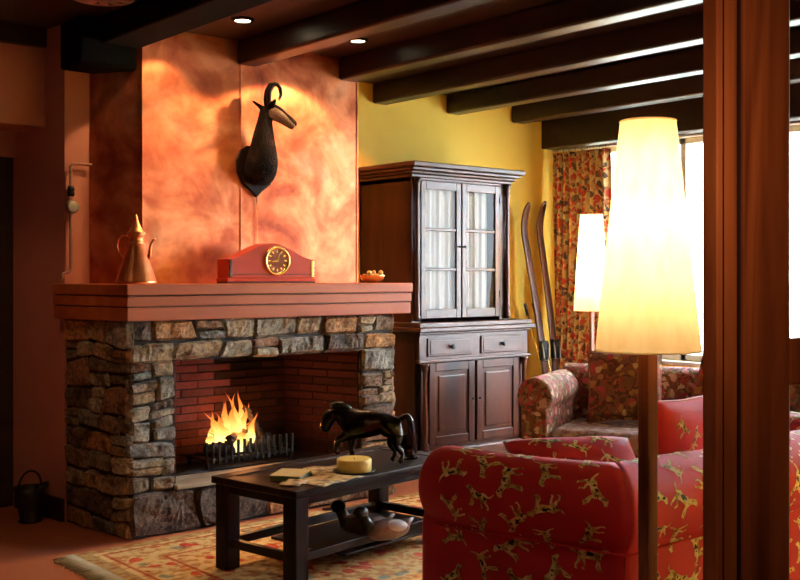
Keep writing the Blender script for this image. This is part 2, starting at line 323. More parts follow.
def skin(name, chains, mat, parent, sub=2, off=(0,0,0), mats=None):
    """chains: list of lists of (x,y,z,r[,r2]); chains that share a point are welded"""
    me = bpy.data.meshes.new(name); vs = []; es = []; rs = []; key = {}
    for ch in chains:
        last = None
        for p in ch:
            k = (round(p[0],4), round(p[1],4), round(p[2],4))
            if k not in key:
                key[k] = len(vs); vs.append((p[0]-off[0], p[1]-off[1], p[2]-off[2])); rs.append((p[3], p[4] if len(p) > 4 else p[3]))
            i = key[k]
            if last is not None and last != i: es.append((last, i))
            last = i
    me.from_pydata(vs, es, []); me.materials.append(mat)
    o = bpy.data.objects.new(name, me); C.objects.link(o)
    if parent is not None: o.parent = parent
    bm = bmesh.new(); bm.from_mesh(me); lay = bm.verts.layers.skin.verify()
    for v_, r in zip(bm.verts, rs): v_[lay].radius = r
    bm.verts.ensure_lookup_table(); bm.verts[0][lay].use_root = True
    bm.to_mesh(me); bm.free()
    md = o.modifiers.new('skin', 'SKIN'); md.use_smooth_shade = True
    md = o.modifiers.new('sub', 'SUBSURF'); md.levels = sub; md.render_levels = sub
    return o
def tag(o, label=None, cat=None, group=None, kind=None):
    if label: o['label'] = label
    if cat: o['category'] = cat
    if group: o['group'] = group
    if kind: o['kind'] = kind
    return o
def thing(name, loc, label, cat, rz=0, group=None):
    o = bpy.data.objects.new(name, None); C.objects.link(o); o.location = loc; o.rotation_euler = (0,0,rz); o.empty_display_size = .1
    return tag(o, label, cat, group)
def struct(o): o['kind'] = 'structure'; return o
def lamp(name, kind, loc, energy, col, parent=None, **k):
    l = bpy.data.lights.new(name, kind); l.energy = energy; l.color = col
    for a, b_ in k.items():
        if a != 'rot': setattr(l, a, b_)
    o = bpy.data.objects.new(name, l); C.objects.link(o); o.location = loc
    if 'rot' in k: o.rotation_euler = k['rot']
    if parent is not None: o.parent = parent
    return o

# ------------------------------------------------------------------ room shell
ZC = 2.85; XR = 7.03; YB = 6.10
struct(MB().box(-2, 8, -2, 8.5, -.1, 0).build('floor', M['floor']))
struct(MB().box(-2, 7.3, -2, 8.5, ZC, ZC+.12).build('ceiling', M['ceiling']))
struct(MB().box(2.62, 7.3, YB, YB+.15, 0, ZC).build('wall_back', M['yellow']))
# right wall with long window
mb = MB(); WY0, WY1, WZ0, WZ1 = 1.75, 5.85, .74, 2.5
mb.box(XR, XR+.2, WY1, YB, 0, ZC); mb.box(XR, XR+.2, -2, WY0, 0, ZC); mb.box(XR, XR+.2, WY0, WY1, 0, WZ0); mb.box(XR, XR+.2, WY0, WY1, WZ1, ZC)
struct(mb.build('wall_right', M['yellow']))
struct(MB().box(-2.1, -2, -2, 8.5, 0, ZC).build('wall_left', M['darkwall']))
struct(MB().box(-2, XR, -2.1, -2, 0, ZC).build('wall_front', M['darkwall']))
# plaster wall to the left of the chimney: a return beside the hood, then a skewed wall running back to a door
PW = 5.80; cx0, cy0 = 2.45, PW
def wskew(t): return (cx0 - .11*t, cy0 + t)
mb = MB()
a, b2 = wskew(0), wskew(.80)
mb.prism([a, b2, (b2[0]+.17, b2[1]), (2.66, b2[1]), (2.66, PW)], lambda x, y: (x, y, 0), lambda x, y: (x, y, ZC))
struct(mb.build('wall_chimney_side', M['plaster']))
# bulkhead over the passage
bx, by = wskew(.22)
struct(MB().box(-2, bx+.005, by, by+.34, 2.28, ZC).build('wall_bulkhead', M['plaster']))
# wall with the door beyond
ex, ey = wskew(.56)
mb = MB(); mb.box(-2, ex+.2, ey, ey+.15, 2.13, ZC); mb.box(-2, 1.25, ey, ey+.15, 0, 2.13)
struct(mb.build('wall_passage', M['plaster']))
d = struct(MB().box(1.25, ex+.0, ey+.05, ey+.09, 0, 2.13).build('door_2', M['basewood']))
# baseboard on the skewed wall
mb = MB(); p0, p1 = wskew(0), wskew(.56)
mb.prism([p0, p1, (p1[0]-.018, p1[1]), (p0[0]-.018, p0[1]-.0)], lambda x, y: (x, y, 0), lambda x, y: (x, y, .13))
struct(mb.build('baseboard_left', M['basewood']))
# wood moulding along the top of the bulkhead
struct(MB().box(-2, bx-.01, by-.05, by, 2.74, ZC).build('trim_1', M['beam']))
# garden ground outside
g = struct(MB().box(7.23, 40, -15, 25, -.3, -.12).build('ground', M['ground']))

# window frame, glass
wr = bpy.data.objects.new('window_1', None); C.objects.link(wr); wr.location = (XR+.1, 3.8, WZ0); struct(wr)
mb = MB(wr.location)
for y in (WY0, 2.75, 3.77, 4.80, WY1-.05): mb.box(XR+.06, XR+.12, y, y+.05, WZ0, WZ1)
mb.box(XR+.06, XR+.12, WY0, WY1, WZ0, WZ0+.05); mb.box(XR+.06, XR+.12, WY0, WY1, WZ1-.05, WZ1)
mb.build('window_frame', M['white'], wr, .005)
for ya, yb in ((WY0+.05, 2.75), (2.8, 3.77), (3.82, 4.8), (4.85, WY1-.05)):
    MB(wr.location).box(XR+.085, XR+.091, ya, yb, WZ0+.05, WZ1-.05).build('pane', M['glass'], wr)
MB(wr.location).box(XR-.06, XR+.05, WY0, WY1, WZ0-.03, WZ0).build('window_sill', M['white'], wr, .005)

# ------------------------------------------------------------------ ceiling beams
beams = [(-1.1, 'far left near the entrance', 6.3), (-.34, 'left side', 6.3)]
def beam(x0, x1, y1, z0, label, mt='beam'):
    o = MB((x0, y1, z0)).box(x0, x1, -1.98, y1, z0, ZC).build('ceiling_beam', M[mt], None, .018, 3); o.location = (x0, y1, z0)
    tag(o, label, 'beam', 'dark ceiling beams')
beam(.36, .50, by, 2.70, 'dark ceiling beam furthest left, over the passage side')
beam(1.12, 1.26, by, 2.70, 'dark ceiling beam next to the round ceiling vent, second from left')
beam(2.53, 2.77, 5.52, 2.70, mt='corbel', label='broad dark ceiling beam running to the left edge of the copper hood')
beam(3.42, 3.56, 5.52, 2.70, 'dark ceiling beam meeting the copper hood above the mounted head')
beam(4.20, 4.34, 5.52, 2.70, 'dark ceiling beam meeting the right edge of the copper hood')
beam(4.96, 5.10, YB, 2.70, 'dark ceiling beam ending on the yellow wall left above the cupboard')
beam(5.72, 5.86, YB, 2.70, 'dark ceiling beam ending on the yellow wall at the right end of the cupboard')
beam(6.47, 6.61, YB, 2.70, 'dark ceiling beam ending on the yellow wall above the skis')
o = MB((6.875, YB, 2.5)).box(6.85, XR, -1.98, YB, 2.51, ZC).build('window_lintel', M['beam'], None, .01); o.location = (6.875, YB, 2.5)
tag(o, 'deep dark wooden lintel beam above the curtain and window', 'beam')
o = MB((2.58, 5.66, 2.58)).box(2.42, 2.765, 5.53, 5.795, 2.58, ZC-.005).build('corbel', M['corbel'], None, .015, 3); o.location = (2.58, 5.66, 2.58)
tag(o, 'black wooden corbel block beside the top left of the copper hood', 'corbel')

# round ceiling vent
t = thing('ceiling_vent', (2.352, 5.10, ZC), 'round grey slotted vent in the ceiling at the top left', 'vent')
mb = MB(); mb.lathe([(.165, -.012), (.17, -.004), (.17, 0), (.15, 0), (.15, -.012), (.165, -.012)], seg=40)
mb.lathe([(.035, -.012), (.035, 0)], seg=24)
for k in range(12):
    mat = Matrix.Rotation(2*PI*k/12, 4, 'Z'); mb.box(.03, .155, -.022, .022, -.011, -.003, mat)
mb.build('grille', M['grille'], t)
MB().lathe([(.15, -.002), (.15, -.0005)], seg=32).build('backing', M['iron'], t)

# ------------------------------------------------------------------ downlights
def downlight(x, y, z, label, energy, col, tilt, size=1.5, glow=30, r=.045):
    t = thing('downlight', (x, y, z), label, 'ceiling light', 0, 'recessed downlights in the ceiling')
    MB().lathe([(r, -.012), (r+.018, -.010), (r+.02, 0), (r, 0), (r, -.012)], seg=32).build('ring', M['iron'], t)
    MB().lathe([(r, -.006), (r, -.001)], seg=32).build('lens', emis('downlight_lens', (1,.8,.5), glow), t)
    lamp('downlight_bulb', 'SPOT', (0,0,-.03), energy, col, t, spot_size=size, spot_blend=.22, shadow_soft_size=.018, rot=tilt)
WARM = (1,.62,.30)
downlight(3.17, 5.05, ZC, 'bright round downlight above the mounted chamois head', 27, WARM, (math.radians(13), 0, 0), 1.55)
downlight(3.98, 5.03, ZC, 'small downlight between the beams right of the mounted head', 88, WARM, (math.radians(17), math.radians(15), 0), 1.7, 12)
downlight(4.62, 5.55, ZC, 'dim reddish downlight nearest the cupboard', 30, (1,.5,.25), (math.radians(8), 0, 0), 1.6, 1.5)
downlight(2.90, 5.32, ZC, 'tiny downlight tucked at the top left corner of the copper hood', 25, WARM, (math.radians(8), 0, 0), 1.5, 12, .02)

downlight(1.30, 4.75, ZC, 'added unseen downlight warming the plaster wall left of the fireplace', 15, WARM, (math.radians(18), math.radians(22), 0), 2.2)  # added out of view to warm the plaster wall and bulkhead
# ------------------------------------------------------------------ fireplace
FX0, FX1, FY, FD = 2.53, 4.38, 5.153, YB
rng = random.Random(7)
pal = [(.40,.29,.18), (.46,.38,.26), (.28,.18,.11), (.46,.31,.17), (.52,.25,.09), (.40,.36,.29), (.20,.13,.09), (.50,.43,.31), (.38,.20,.11), (.36,.34,.29)]
fp = thing('fireplace', (3.45, 5.6, 0), 'rubble stone fireplace with wooden mantel, brick firebox and tall copper hood', 'fireplace')
def stone(mb, fn, u0, u1, z0, z1, depth, rng, lims, tint=None):
    """an irregular rounded block on the plane fn(u,z,out)"""
    U0, U1, Z0, Z1 = lims
    c = rng.choice(pal) if tint is None else tint; k = rng.uniform(.6, 1.15); mb.tone = tuple(min(1, x*k) for x in c)
    g = -.004; u0 += g; u1 -= g; z0 += g; z1 -= g
    j = [rng.uniform(-.010, .010) for _ in range(8)]; d0 = depth*rng.uniform(.6, 1.15); sd = rng.uniform(0, 100)
    nu = max(4, int((u1-u0)/.018)); nz = max(4, int((z1-z0)/.018))
    sk = rng.uniform(-.016, .016); cr = rng.uniform(.02, .13)
    def f(a, b_):
        u = u0+(u1-u0)*a + j[0]*(1-b_)*(1-a) + j[1]*b_*(1-a) + j[2]*(1-b_)*a + j[3]*b_*a
        z = z0+(z1-z0)*b_ + j[4]*(1-a)*(1-b_) + j[5]*a*(1-b_) + j[6]*(1-a)*b_ + j[7]*a*b_
        ea = min(a, 1-a)*(u1-u0); eb = min(b_, 1-b_)*(z1-z0)
        e = min(1, min(ea, eb)/.014); e = e*(2-e)
        aa = 2*a-1; bb = 2*b_-1
        u -= (u1-u0)*.5*aa*cr*bb**4; z -= (z1-z0)*.5*bb*cr*aa**4
        wu = .034*noise.noise(Vector((u*4.2, z*7, 3.1))); wz = .036*noise.noise(Vector((u*3.6, z*5, 8.4)))
        lim = min(1, (u-U0)/.06, (U1-u)/.06); lz = min(1, (z-Z0)/.06, (Z1-z)/.06); 
        n = noise.noise(Vector((u*9+sd, z*9, sd)))*.020 + abs(noise.noise(Vector((u*24+sd, z*24, sd))))*.016 + noise.noise(Vector((u*70+sd, z*70, sd)))*.005
        u += wu*max(0, lim); z += wz*max(0, lz)
        return fn(u, z, -.012 + e*(d0+.012) + e*n + sk*(a-.5)*e)
    mb.grid(f, nu, nz, False)
def rubble(mb, fn, u0, u1, z0, z1, depth, rng, hs=(.06, .12), ws=(.10, .30)):
    z = z0; lims = (u0, u1, z0, z1)
    while z < z1-.001:
        hh = rng.uniform(*hs); hh = z1-z if z1-z-hh < hs[0]*.8 else hh
        u = u0
        while u < u1-.001:
            ww = rng.uniform(*ws); ww = u1-u if u1-u-ww < ws[0]*.8 else ww
            if hh > .085 and ww < .22 and rng.random() < .3:
                q = hh*rng.uniform(.4, .6); stone(mb, fn, u, u+ww, z, z+q, depth, rng, lims); stone(mb, fn, u, u+ww, z+q, z+hh, depth, rng, lims)
            else: stone(mb, fn, u, u+ww, z, z+hh, depth, rng, lims)
            u += ww
        z += hh
fr = lambda u, z, o_: (u, FY-o_+.012, z)
SZ1 = 1.165; OX0, OX1, OZ0, OZ1 = 2.805, 4.11, .25, .94
mb = MB(fp.location)
rubble(mb, fr, FX0, OX0, .25, OZ1, .02, rng, (.06,.13), (.10,.27))
rubble(mb, fr, OX1, FX1, .25, OZ1, .02, rng, (.07,.12), (.12,.27))
rubble(mb, fr, FX0, FX1, OZ1, OZ1+.11, .02, rng, (.11,.11), (.16,.38)); rubble(mb, fr, FX0, FX1, OZ1+.11, SZ1, .02, rng, (.115,.12), (.12,.34))
rubble(mb, fr, FX0, FX1, .0, .235, .022, rng, (.11,.20), (.2,.5))
# skewed left side
LS = Vector((-.126, 1)).normalized()
lf = lambda u, z, o_: (FX0 + LS.x*u - .99*o_ + .012, FY + LS.y*u - .12*o_, z)
rubble(mb, lf, 0, .64, 0, SZ1, .018, rng, (.08,.15), (.12,.26))
rf = lambda u, z, o_: (FX1 + o_ - .012, FY + u, z)
rubble(mb, rf, 0, FD-FY, 0, SZ1, .018, rng, (.08,.15), (.12,.26))
mb.build('stone_surround', M['stone'], fp)
# mortar core
mb = MB(fp.location); e = .0
sx = LS.x*.64
def vprism(mb, poly, z0, z1): mb.prism(poly, lambda x, y: (x, y, z0), lambda x, y: (x, y, z1))
vprism(mb, [(FX0+.012, FY+.012), (OX0, FY+.012), (OX0, PW-.005), (FX0+sx+.012, PW-.005)], 0, SZ1)
vprism(mb, [(OX1, FY+.012), (FX1-.012, FY+.012), (FX1-.012, FD-.003), (OX1, FD-.003)], 0, SZ1)
vprism(mb, [(OX0, FY+.012), (OX1, FY+.012), (OX1, FD-.003), (OX0, FD-.003)], 0, .235)
vprism(mb, [(OX0, FY+.012), (OX1, FY+.012), (OX1, FD-.003), (OX0, FD-.003)], OZ1, SZ1)
mb.build('mortar_core', M['mortar'], fp)
# hearth ledge
MB(fp.location).box(OX0-.0, OX1, FY-.02, 5.80, .235, .262).build('hearth_ledge', M['ledge'], fp, .006)
# brick firebox: back and side walls as coursed bricks with thin joints
def bricks(mb, p0, p1, z0, z1, rng, bl=.235, bh=.05):
    p0 = Vector(p0); p1 = Vector(p1); L = (p1-p0).length; d = (p1-p0)/L; n = Vector((-d.y, d.x))
    if n.y > 0 and abs(d.x) > abs(d.y): n = -n
    if abs(d.x) < abs(d.y) and n.x*(3.45-p0.x) < 0: n = -n
    z = z0; row = 0
    while z < z1-.005:
        u = -(row % 2)*bl/2
        while u < L:
            a = max(0, u)+.003; b_ = min(L, u+bl)-.003
            if b_-a > .01:
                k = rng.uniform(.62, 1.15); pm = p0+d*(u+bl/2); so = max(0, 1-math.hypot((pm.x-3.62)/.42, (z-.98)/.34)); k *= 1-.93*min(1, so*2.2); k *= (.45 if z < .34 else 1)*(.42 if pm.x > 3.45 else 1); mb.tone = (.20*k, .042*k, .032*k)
                zt = min(z+bh-.009, z1)
                q = [p0+d*a, p0+d*b_, p0+d*b_+n*.012, p0+d*a+n*.012]
                vprism(mb, [tuple(x) for x in q], z, zt)
            u += bl
        z += bh; row += 1
BX0, BX1, BY = 2.93, 3.93, 5.76
mb = MB(fp.location)
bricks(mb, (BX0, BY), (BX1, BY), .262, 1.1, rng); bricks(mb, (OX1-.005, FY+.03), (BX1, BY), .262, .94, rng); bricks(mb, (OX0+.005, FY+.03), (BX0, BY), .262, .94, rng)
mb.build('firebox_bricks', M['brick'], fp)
mb = MB(fp.location)
vprism(mb, [(BX0-.1, BY+.001), (BX1+.1, BY+.001), (BX1+.1, BY+.05), (BX0-.1, BY+.05)], .262, 1.16)
vprism(mb, [(OX1-.004, FY+.03), (BX1+.001, BY), (BX1+.08, BY), (OX1+.001, FY+.03)], .262, 1.0)
vprism(mb, [(OX0+.004, FY+.03), (BX0-.001, BY), (BX0-.08, BY), (OX0-.001, FY+.03)], .262, 1.0)
mb.box(OX0, OX1, FY+.10, BY, .99, 1.02); mb.box(OX0, OX1, FY+.22, BY+.02, .255, .266)
mb.build('firebox_backing', M['soot'], fp)
# mantel: three stacked grooved boards
MZ0, MZ1 = 1.165, 1.362; MX0, MX1, MY = 2.487, 4.485, 5.095
mb = MB(fp.location)
def mpoly(i): return [(MX0+i, MY+i), (MX1-i, MY+i), (MX1-i, FD-.004), (2.68, FD-.004), (2.68, PW-.006), (MX0-.165*.70+i, PW-.006)]
for z0, z1, i in ((1.303, 1.362, 0), (1.243, 1.297, .006), (1.165, 1.237, .010)): vprism(mb, mpoly(i), z0, z1)
mb.build('mantel_shelf', M['mantel'], fp, .005)
mb = MB(fp.location)
for z0, z1 in ((1.297, 1.303), (1.237, 1.243)): vprism(mb, mpoly(.022), z0, z1)
mb.build('mantel_groove', M['mantel_dark'], fp)
# copper hood
HX0, HX1, HY = 2.79, 4.365, 5.52
mb = MB(fp.location)
vprism(mb, [(HX0, HY), (HX1, HY), (HX1, FD-.004), (2.70, FD-.004), (2.60, PW-.006)], MZ1, ZC-.003)
mb.build('copper_hood', M['hood'], fp)
mb = MB(fp.location)   # raised seams
for x in (HX0+.004, 3.45, HX1-.006): MB(fp.location).box(x-.006, x+.006, HY-.006, HY+.001, MZ1, ZC-.005).build('hood_seam', M['hood'], fp, .002)
# ------------------------------------------------------------------ fire and grate
t = thing('fire_grate', (3.42, 5.50, .262), 'black iron fire grate with upright bars in the firebox', 'grate')
gx0, gx1, gy0, gy1, gz = 3.13, 3.76, 5.40, 5.62, .262
mb = MB(t.location)
mb.box(gx0, gx1, gy0, gy0+.018, gz+.05, gz+.066); mb.box(gx0, gx1, gy1, gy1+.018, gz+.05, gz+.066)
for k in range(8): x = gx0+.02+k*(gx1-gx0-.04)/7; mb.box(x-.006, x+.006, gy0, gy1, gz+.052, gz+.064)
mb.build('grate_bed', M['iron'], t)
for k in range(15):
    x = gx0+.012+k*(gx1-gx0-.024)/14
    MB(t.location).box(x-.0075, x+.0075, gy0-.008, gy0+.006, gz+.035, gz+.165).build('bar', M['iron'], t, .002)
for x in (gx0+.02, gx1-.03):
    for y in (gy0, gy1): MB(t.location).box(x, x+.02, y, y+.02, gz, gz+.055).build('leg', M['iron'], t)
lg = [((3.18,5.47,.37),(3.62,5.50,.36),.036,'charred log lying along the front of the grate'), ((3.25,5.57,.37),(3.68,5.55,.38),.04,'charred log lying at the back of the grate'), ((3.32,5.44,.42),(3.60,5.60,.47),.03,'charred log laid crosswise on the others'), ((3.60,5.50,.40),(3.50,5.55,.60),.022,'thin charred log standing up inside the flames')]
for a, b_, r, lb in lg:
    a = Vector(a); b_ = Vector(b_); pts = [a.lerp(b_, k/8) for k in range(9)]
    rn = random.Random(int(r*1000)); mb = MB(a); mb.tube(pts, [r*(1+rn.uniform(-.12,.12)) for _ in pts], 12)
    o = mb.build('log', M['log']); o.location = a; tag(o, lb, 'log', 'logs on the fire')
fl = thing('fire', (3.42, 5.52, .36), 'bright yellow log fire burning in the grate', 'fire')
def flame(x, y, z, h, r, lean, sd):
    mb = MB(fl.location)
    def f(u, v):
        a = 2*PI*u; rr = r*(math.sin(PI*min(1, .18+v*.82))**.9)*(1-v)**.35*(1+.25*noise.noise(Vector((math.cos(a)*1.3+sd, math.sin(a)*1.3, v*4))))
        dx = lean*v*v*h + .028*math.sin(v*7+sd)*v; dy = .02*math.sin(v*6+sd*2)*v
        return (x+dx+rr*math.cos(a), y+dy+rr*.7*math.sin(a), z+h*v)
    mb.grid(f, 20, 22, True, True); mb.build('flame', M['flame'], fl)
fr_ = random.Random(21)
for i in range(20):
    u = fr_.uniform(-1, 1); hgt = (.41*(1-abs(u)**1.4*.62))*fr_.uniform(.62, 1.0)
    flame(3.40+.13*u, 5.525+fr_.uniform(-.05,.05), .36, hgt, fr_.uniform(.022,.045), -.05+.30*u+fr_.uniform(-.12,.12), i*1.7+.3)
flame(3.40, 5.48, .34, .17, .08, 0, 4.4)
lamp('fire_glow', 'POINT', (0,-.04,.14), 11, (1,.36,.10), fl, shadow_soft_size=.08)

# ------------------------------------------------------------------ on the mantel
TZ = MZ1
t = thing('coffee_pot', (2.66, 5.33, TZ), 'hammered copper coffee pot with curved spout at the left end of the mantel', 'coffee pot')
MB().lathe([(.112,0), (.114,.008), (.108,.02), (.085,.09), (.062,.16), (.045,.205), (.043,.215)], seg=40).build('body', M['copper'], t)
MB().lathe([(.046,.213), (.050,.218), (.040,.226), (.036,.25), (.047,.27), (.050,.276)], seg=32).build('neck', M['copper'], t)
MB().lathe([(.05,.276), (.052,.281), (.038,.292), (.022,.325), (.012,.350), (.007,.356), (.010,.364), (.006,.374), (.001,.384)], seg=32).build('lid', M['copper'], t)
rx, ry = .7587, -.6514
def rp(s_, z): return (rx*s_, ry*s_, z)
MB().tube([rp(s_, z) for s_, z in ((.058,.13),(.075,.16),(.077,.19),(.083,.22),(.095,.243),(.108,.250))], [.014,.011,.009,.008,.007,.006], 12).build('spout', M['copper'], t)
MB().tube([rp(s_, z) for s_, z in ((-.048,.262),(-.075,.268),(-.098,.245),(-.105,.21),(-.098,.175),(-.078,.15),(-.062,.145))], .0042, 10).build('handle', M['copper'], t)

# mantel clock
t = thing('mantel_clock', (3.50, 5.30, TZ), 'red wooden camel-back mantel clock with round brass dial', 'clock', math.radians(-3))
poly = []
W_ = .30
for k in range(41):
    x = -W_ + 2*W_*k/40; a = abs(x)
    z = .145 if a > .285 else .145 + .095*(.5+.5*math.cos(PI*min(1, a/.285)))**.85
    poly.append((x, z))
poly = [(-W_, .03)] + poly + [(W_, .03)]
MB().prism(poly, lambda a, b_: (a, -.06, b_), lambda a, b_: (a, .07, b_)).build('case', M['clockwood'], t, .006, 3)
MB().box(-.305, .305, -.066, .074, .012, .030).build('base_moulding', M['clockwood'], t, .005)
MB().box(-.30, .30, -.062, .072, .0, .012).build('plinth', M['clockdark'], t)
MB().box(-.30, .30, -.0625, -.058, .052, .057).build('inlay_line', M['clockdark'], t)
for x in (-.292, .272): MB().box(x, x+.02, -.064, -.058, .035, .14).build('side_strip', M['brass'] if x > 0 else M['clockdark'], t, .003)
RX = Matrix.Rotation(PI/2, 4, 'X')
dz = .135; dx = .03
MB().lathe([(.068,.0), (.088,.0), (.090,.010), (.082,.018), (.070,.012), (.068,.0)], seg=48, mat=Matrix.Translation((dx,-.058,dz)) @ RX).build('bezel', M['brass'], t)
fc = MB().lathe([(.070,.0), (.070,.005)], seg=48, mat=Matrix.Translation((dx,-.060,dz)) @ RX).build('dial', M['dial'], t)
mb = MB()
for k in range(12):
    mat = Matrix.Translation((dx, -.0665, dz)) @ Matrix.Rotation(2*PI*k/12, 4, 'Y')
    mb.box(-.004, .004, 0, .0015, .048, .064, mat)
mb.build('hour_marks', M['brass'], fc)
for nm, ang, L_, w_ in (('hour_hand', math.radians(-100), .036, .006), ('minute_hand', math.radians(22), .05, .004)):
    MB().box(-w_/2, w_/2, 0, .0015, -.008, L_, Matrix.Translation((dx, -.0685, dz)) @ Matrix.Rotation(ang, 4, 'Y')).build(nm, M['brass'], fc)

# bowl with nuts
t = thing('brass_bowl', (4.27, 5.25, TZ), 'small brass bowl holding nuts at the right end of the mantel', 'bowl')
MB().lathe([(.035,0), (.04,.006), (.07,.018), (.082,.042), (.086,.05), (.083,.052), (.078,.042), (.066,.024), (.03,.012), (.001,.011)], seg=36).build('bowl_body', M['brass'], t)
rn = random.Random(3)
for k in range(17):
    a = rn.uniform(0, 2*PI); r = .058*math.sqrt(rn.random()); z = .045 if k < 12 else .066
    o = MB((0,0,0)).ell((0,0,0), (.017, .014, .013), nu=12, nv=8).build('nut', M['rattan']); o.location = (4.27+r*math.cos(a), 5.25+r*math.sin(a), TZ+z); o.rotation_euler = (rn.random()*3, rn.random()*3, 0)
    tag(o, 'small brown nut heaped in the brass bowl on the mantel', 'nut', 'nuts in the brass bowl')

# ------------------------------------------------------------------ mounted chamois head
CX, CY = 3.56, HY-.006
t = thing('mounted_chamois_head', (CX, CY, 2.05), 'dark mounted chamois head with hooked horns on the copper hood', 'hunting trophy')
sh = [(0,-.145), (.03,-.11), (.075,-.07), (.10,-.01), (.105,.06), (.085,.12), (.05,.145), (0,.15), (-.05,.145), (-.085,.12), (-.105,.06), (-.10,-.01), (-.075,-.07), (-.03,-.11)]
MB().prism(sh, lambda a, b_: (a*1.35-.01, 0, b_*1.08), lambda a, b_: (a*1.35-.01, -.022, b_*1.08)).build('wooden_shield', M['tablez'], t, .006, 3)
skin('neck', [[(-.005,-.02,-.085,.09,.05), (-.01,-.06,-.01,.115,.09), (-.02,-.10,.07,.108,.095), (-.025,-.115,.15,.084,.078), (-.025,-.12,.23,.066,.062), (-.02,-.125,.30,.048,.048), (-.012,-.13,.36,.044), (-.008,-.132,.395,.038)]], M['fur'], t)
skin('head', [[(-.012,-.13,.345,.044), (.02,-.148,.355,.054,.052), (.055,-.175,.335,.044), (.085,-.20,.305,.035), (.115,-.222,.275,.029,.026), (.128,-.232,.262,.022)]], M['furlight'], t)
skin('face_stripe', [[(.0,-.14,.375,.05,.045), (.022,-.15,.388,.034,.028), (.05,-.176,.372,.030,.022), (.082,-.20,.336,.026,.019), (.118,-.226,.294,.024), (.135,-.236,.272,.018)]], M['fur'], t)
skin('ear', [[(-.015,-.115,.37,.02), (-.045,-.09,.40,.022,.012), (-.075,-.07,.425,.005)]], M['fur'], t)
skin('ear', [[(.0,-.15,.37,.02), (-.01,-.195,.40,.022,.012), (-.02,-.24,.42,.005)]], M['fur'], t)
for dy in (0, -.04):
    P = [(-.005,-.125+dy,.375), (-.014,-.125+dy,.43), (-.010,-.128+dy,.485), (.012,-.135+dy,.525), (.040,-.148+dy,.535), (.062,-.16+dy,.512), (.066,-.165+dy,.47), (.052,-.16+dy,.432)]
    if dy: P = [(x-.02*k/7, y, z-.012) for k, (x, y, z) in enumerate(P)]
    MB().tube(P, [.015,.014,.014,.013,.012,.010,.007,.002], 12).build('horn', M['horn'], t)
for q in ((.045,-.135,.352), (.012,-.185,.352)): MB().ell(q, (.007,.007,.007)).build('eye', M['horn'], t)
MB().tube([(0,-.004,-.145), (0,-.004,-.66)], .003, 8).build('cord', M['copper'], t)

# ------------------------------------------------------------------ pipe with thermostat valve, coal scuttle
t = thing('heating_pipe', (2.50, PW-.03, 1.4), 'thin painted heating pipe with a valve on the wall left of the hood', 'pipe')
px = 2.475; py = PW-.03
MB(t.location).tube([(2.60,py,2.05), (px+.035,py,2.05), (px+.015,py,2.045), (px,py,2.03), (px,py,1.46), (px-.005,py,1.44), (px-.025,py,1.425), (px-.05,py-.005,1.42), (px-.055,py-.005,1.37)], .009, 10).build('pipe', M['pipe'], t)
MB(t.location).lathe([(.018,-.03),(.022,-.01),(.016,0),(.022,.01),(.018,.03)], (px, py, 1.89), 16).build('valve', M['iron'], t)
MB(t.location).lathe([(.036,0),(.040,.008),(.036,.03),(.026,.036)], (0,0,0), 28, True, Matrix.Translation((px+.005, py+.01, 1.80)) @ RX).build('thermostat_dial', M['pipegrey'], t)
t = thing('coal_scuttle', (2.30, 5.93, 0), 'black iron coal scuttle on the floor by the passage door', 'bucket', .4)
MB().lathe([(.06,0), (.065,.008), (.055,.02), (.075,.12), (.09,.20), (.085,.20), (.07,.12), (.03,.03), (.001,.028)], seg=28).build('bucket', M['iron'], t)
MB().tube([(.085*math.cos(a), 0, .20+.09*math.sin(a)) for a in [PI*k/12 for k in range(13)]], .006, 8).build('handle', M['iron'], t)
MB().tube([(.06,0,.15), (.10,0,.185), (.135,0,.20)], [.03,.025,.012], 12).build('spout', M['iron'], t)

# ------------------------------------------------------------------ cupboard
cb = thing('cupboard', (5.36, 5.75, 0), 'tall dark wooden cupboard with curtained glass doors, two drawers and panelled doors', 'cupboard')
O = cb.location
UX0, UX1, UY0, UY1 = 4.83, 5.82, 5.50, 6.08
LX0, LX1, LY0 = 4.83, 5.93, 5.42
# upper carcass
mb = MB(O)
mb.box(UX0, UX0+.03, UY0+.02, UY1, 1.08, 2.10); mb.box(UX1-.03, UX1, UY0+.02, UY1, 1.08, 2.10); mb.box(UX0, UX1, UY1-.02, UY1, 1.08, 2.10); mb.box(UX0, UX1, UY0+.02, UY1, 2.07, 2.10)
mb.build('upper_carcass', M['cup'], cb, .003)
def cornice(mb, levels):
    for x0, x1, y0, z0, z1 in levels: mb.box(x0, x1, y0, UY1, z0, z1)
mb = MB(O); cornice(mb, [(UX0-.015, UX1+.015, UY0-.015, 2.10, 2.125), (UX0-.03, UX1+.035, UY0-.035, 2.125, 2.145), (UX0-.042, UX1+.06, UY0-.06, 2.145, 2.17), (UX0-.055, UX1+.085, UY0-.085, 2.17, 2.205)])
mb.build('cornice', M['cuph'], cb, .008, 3)
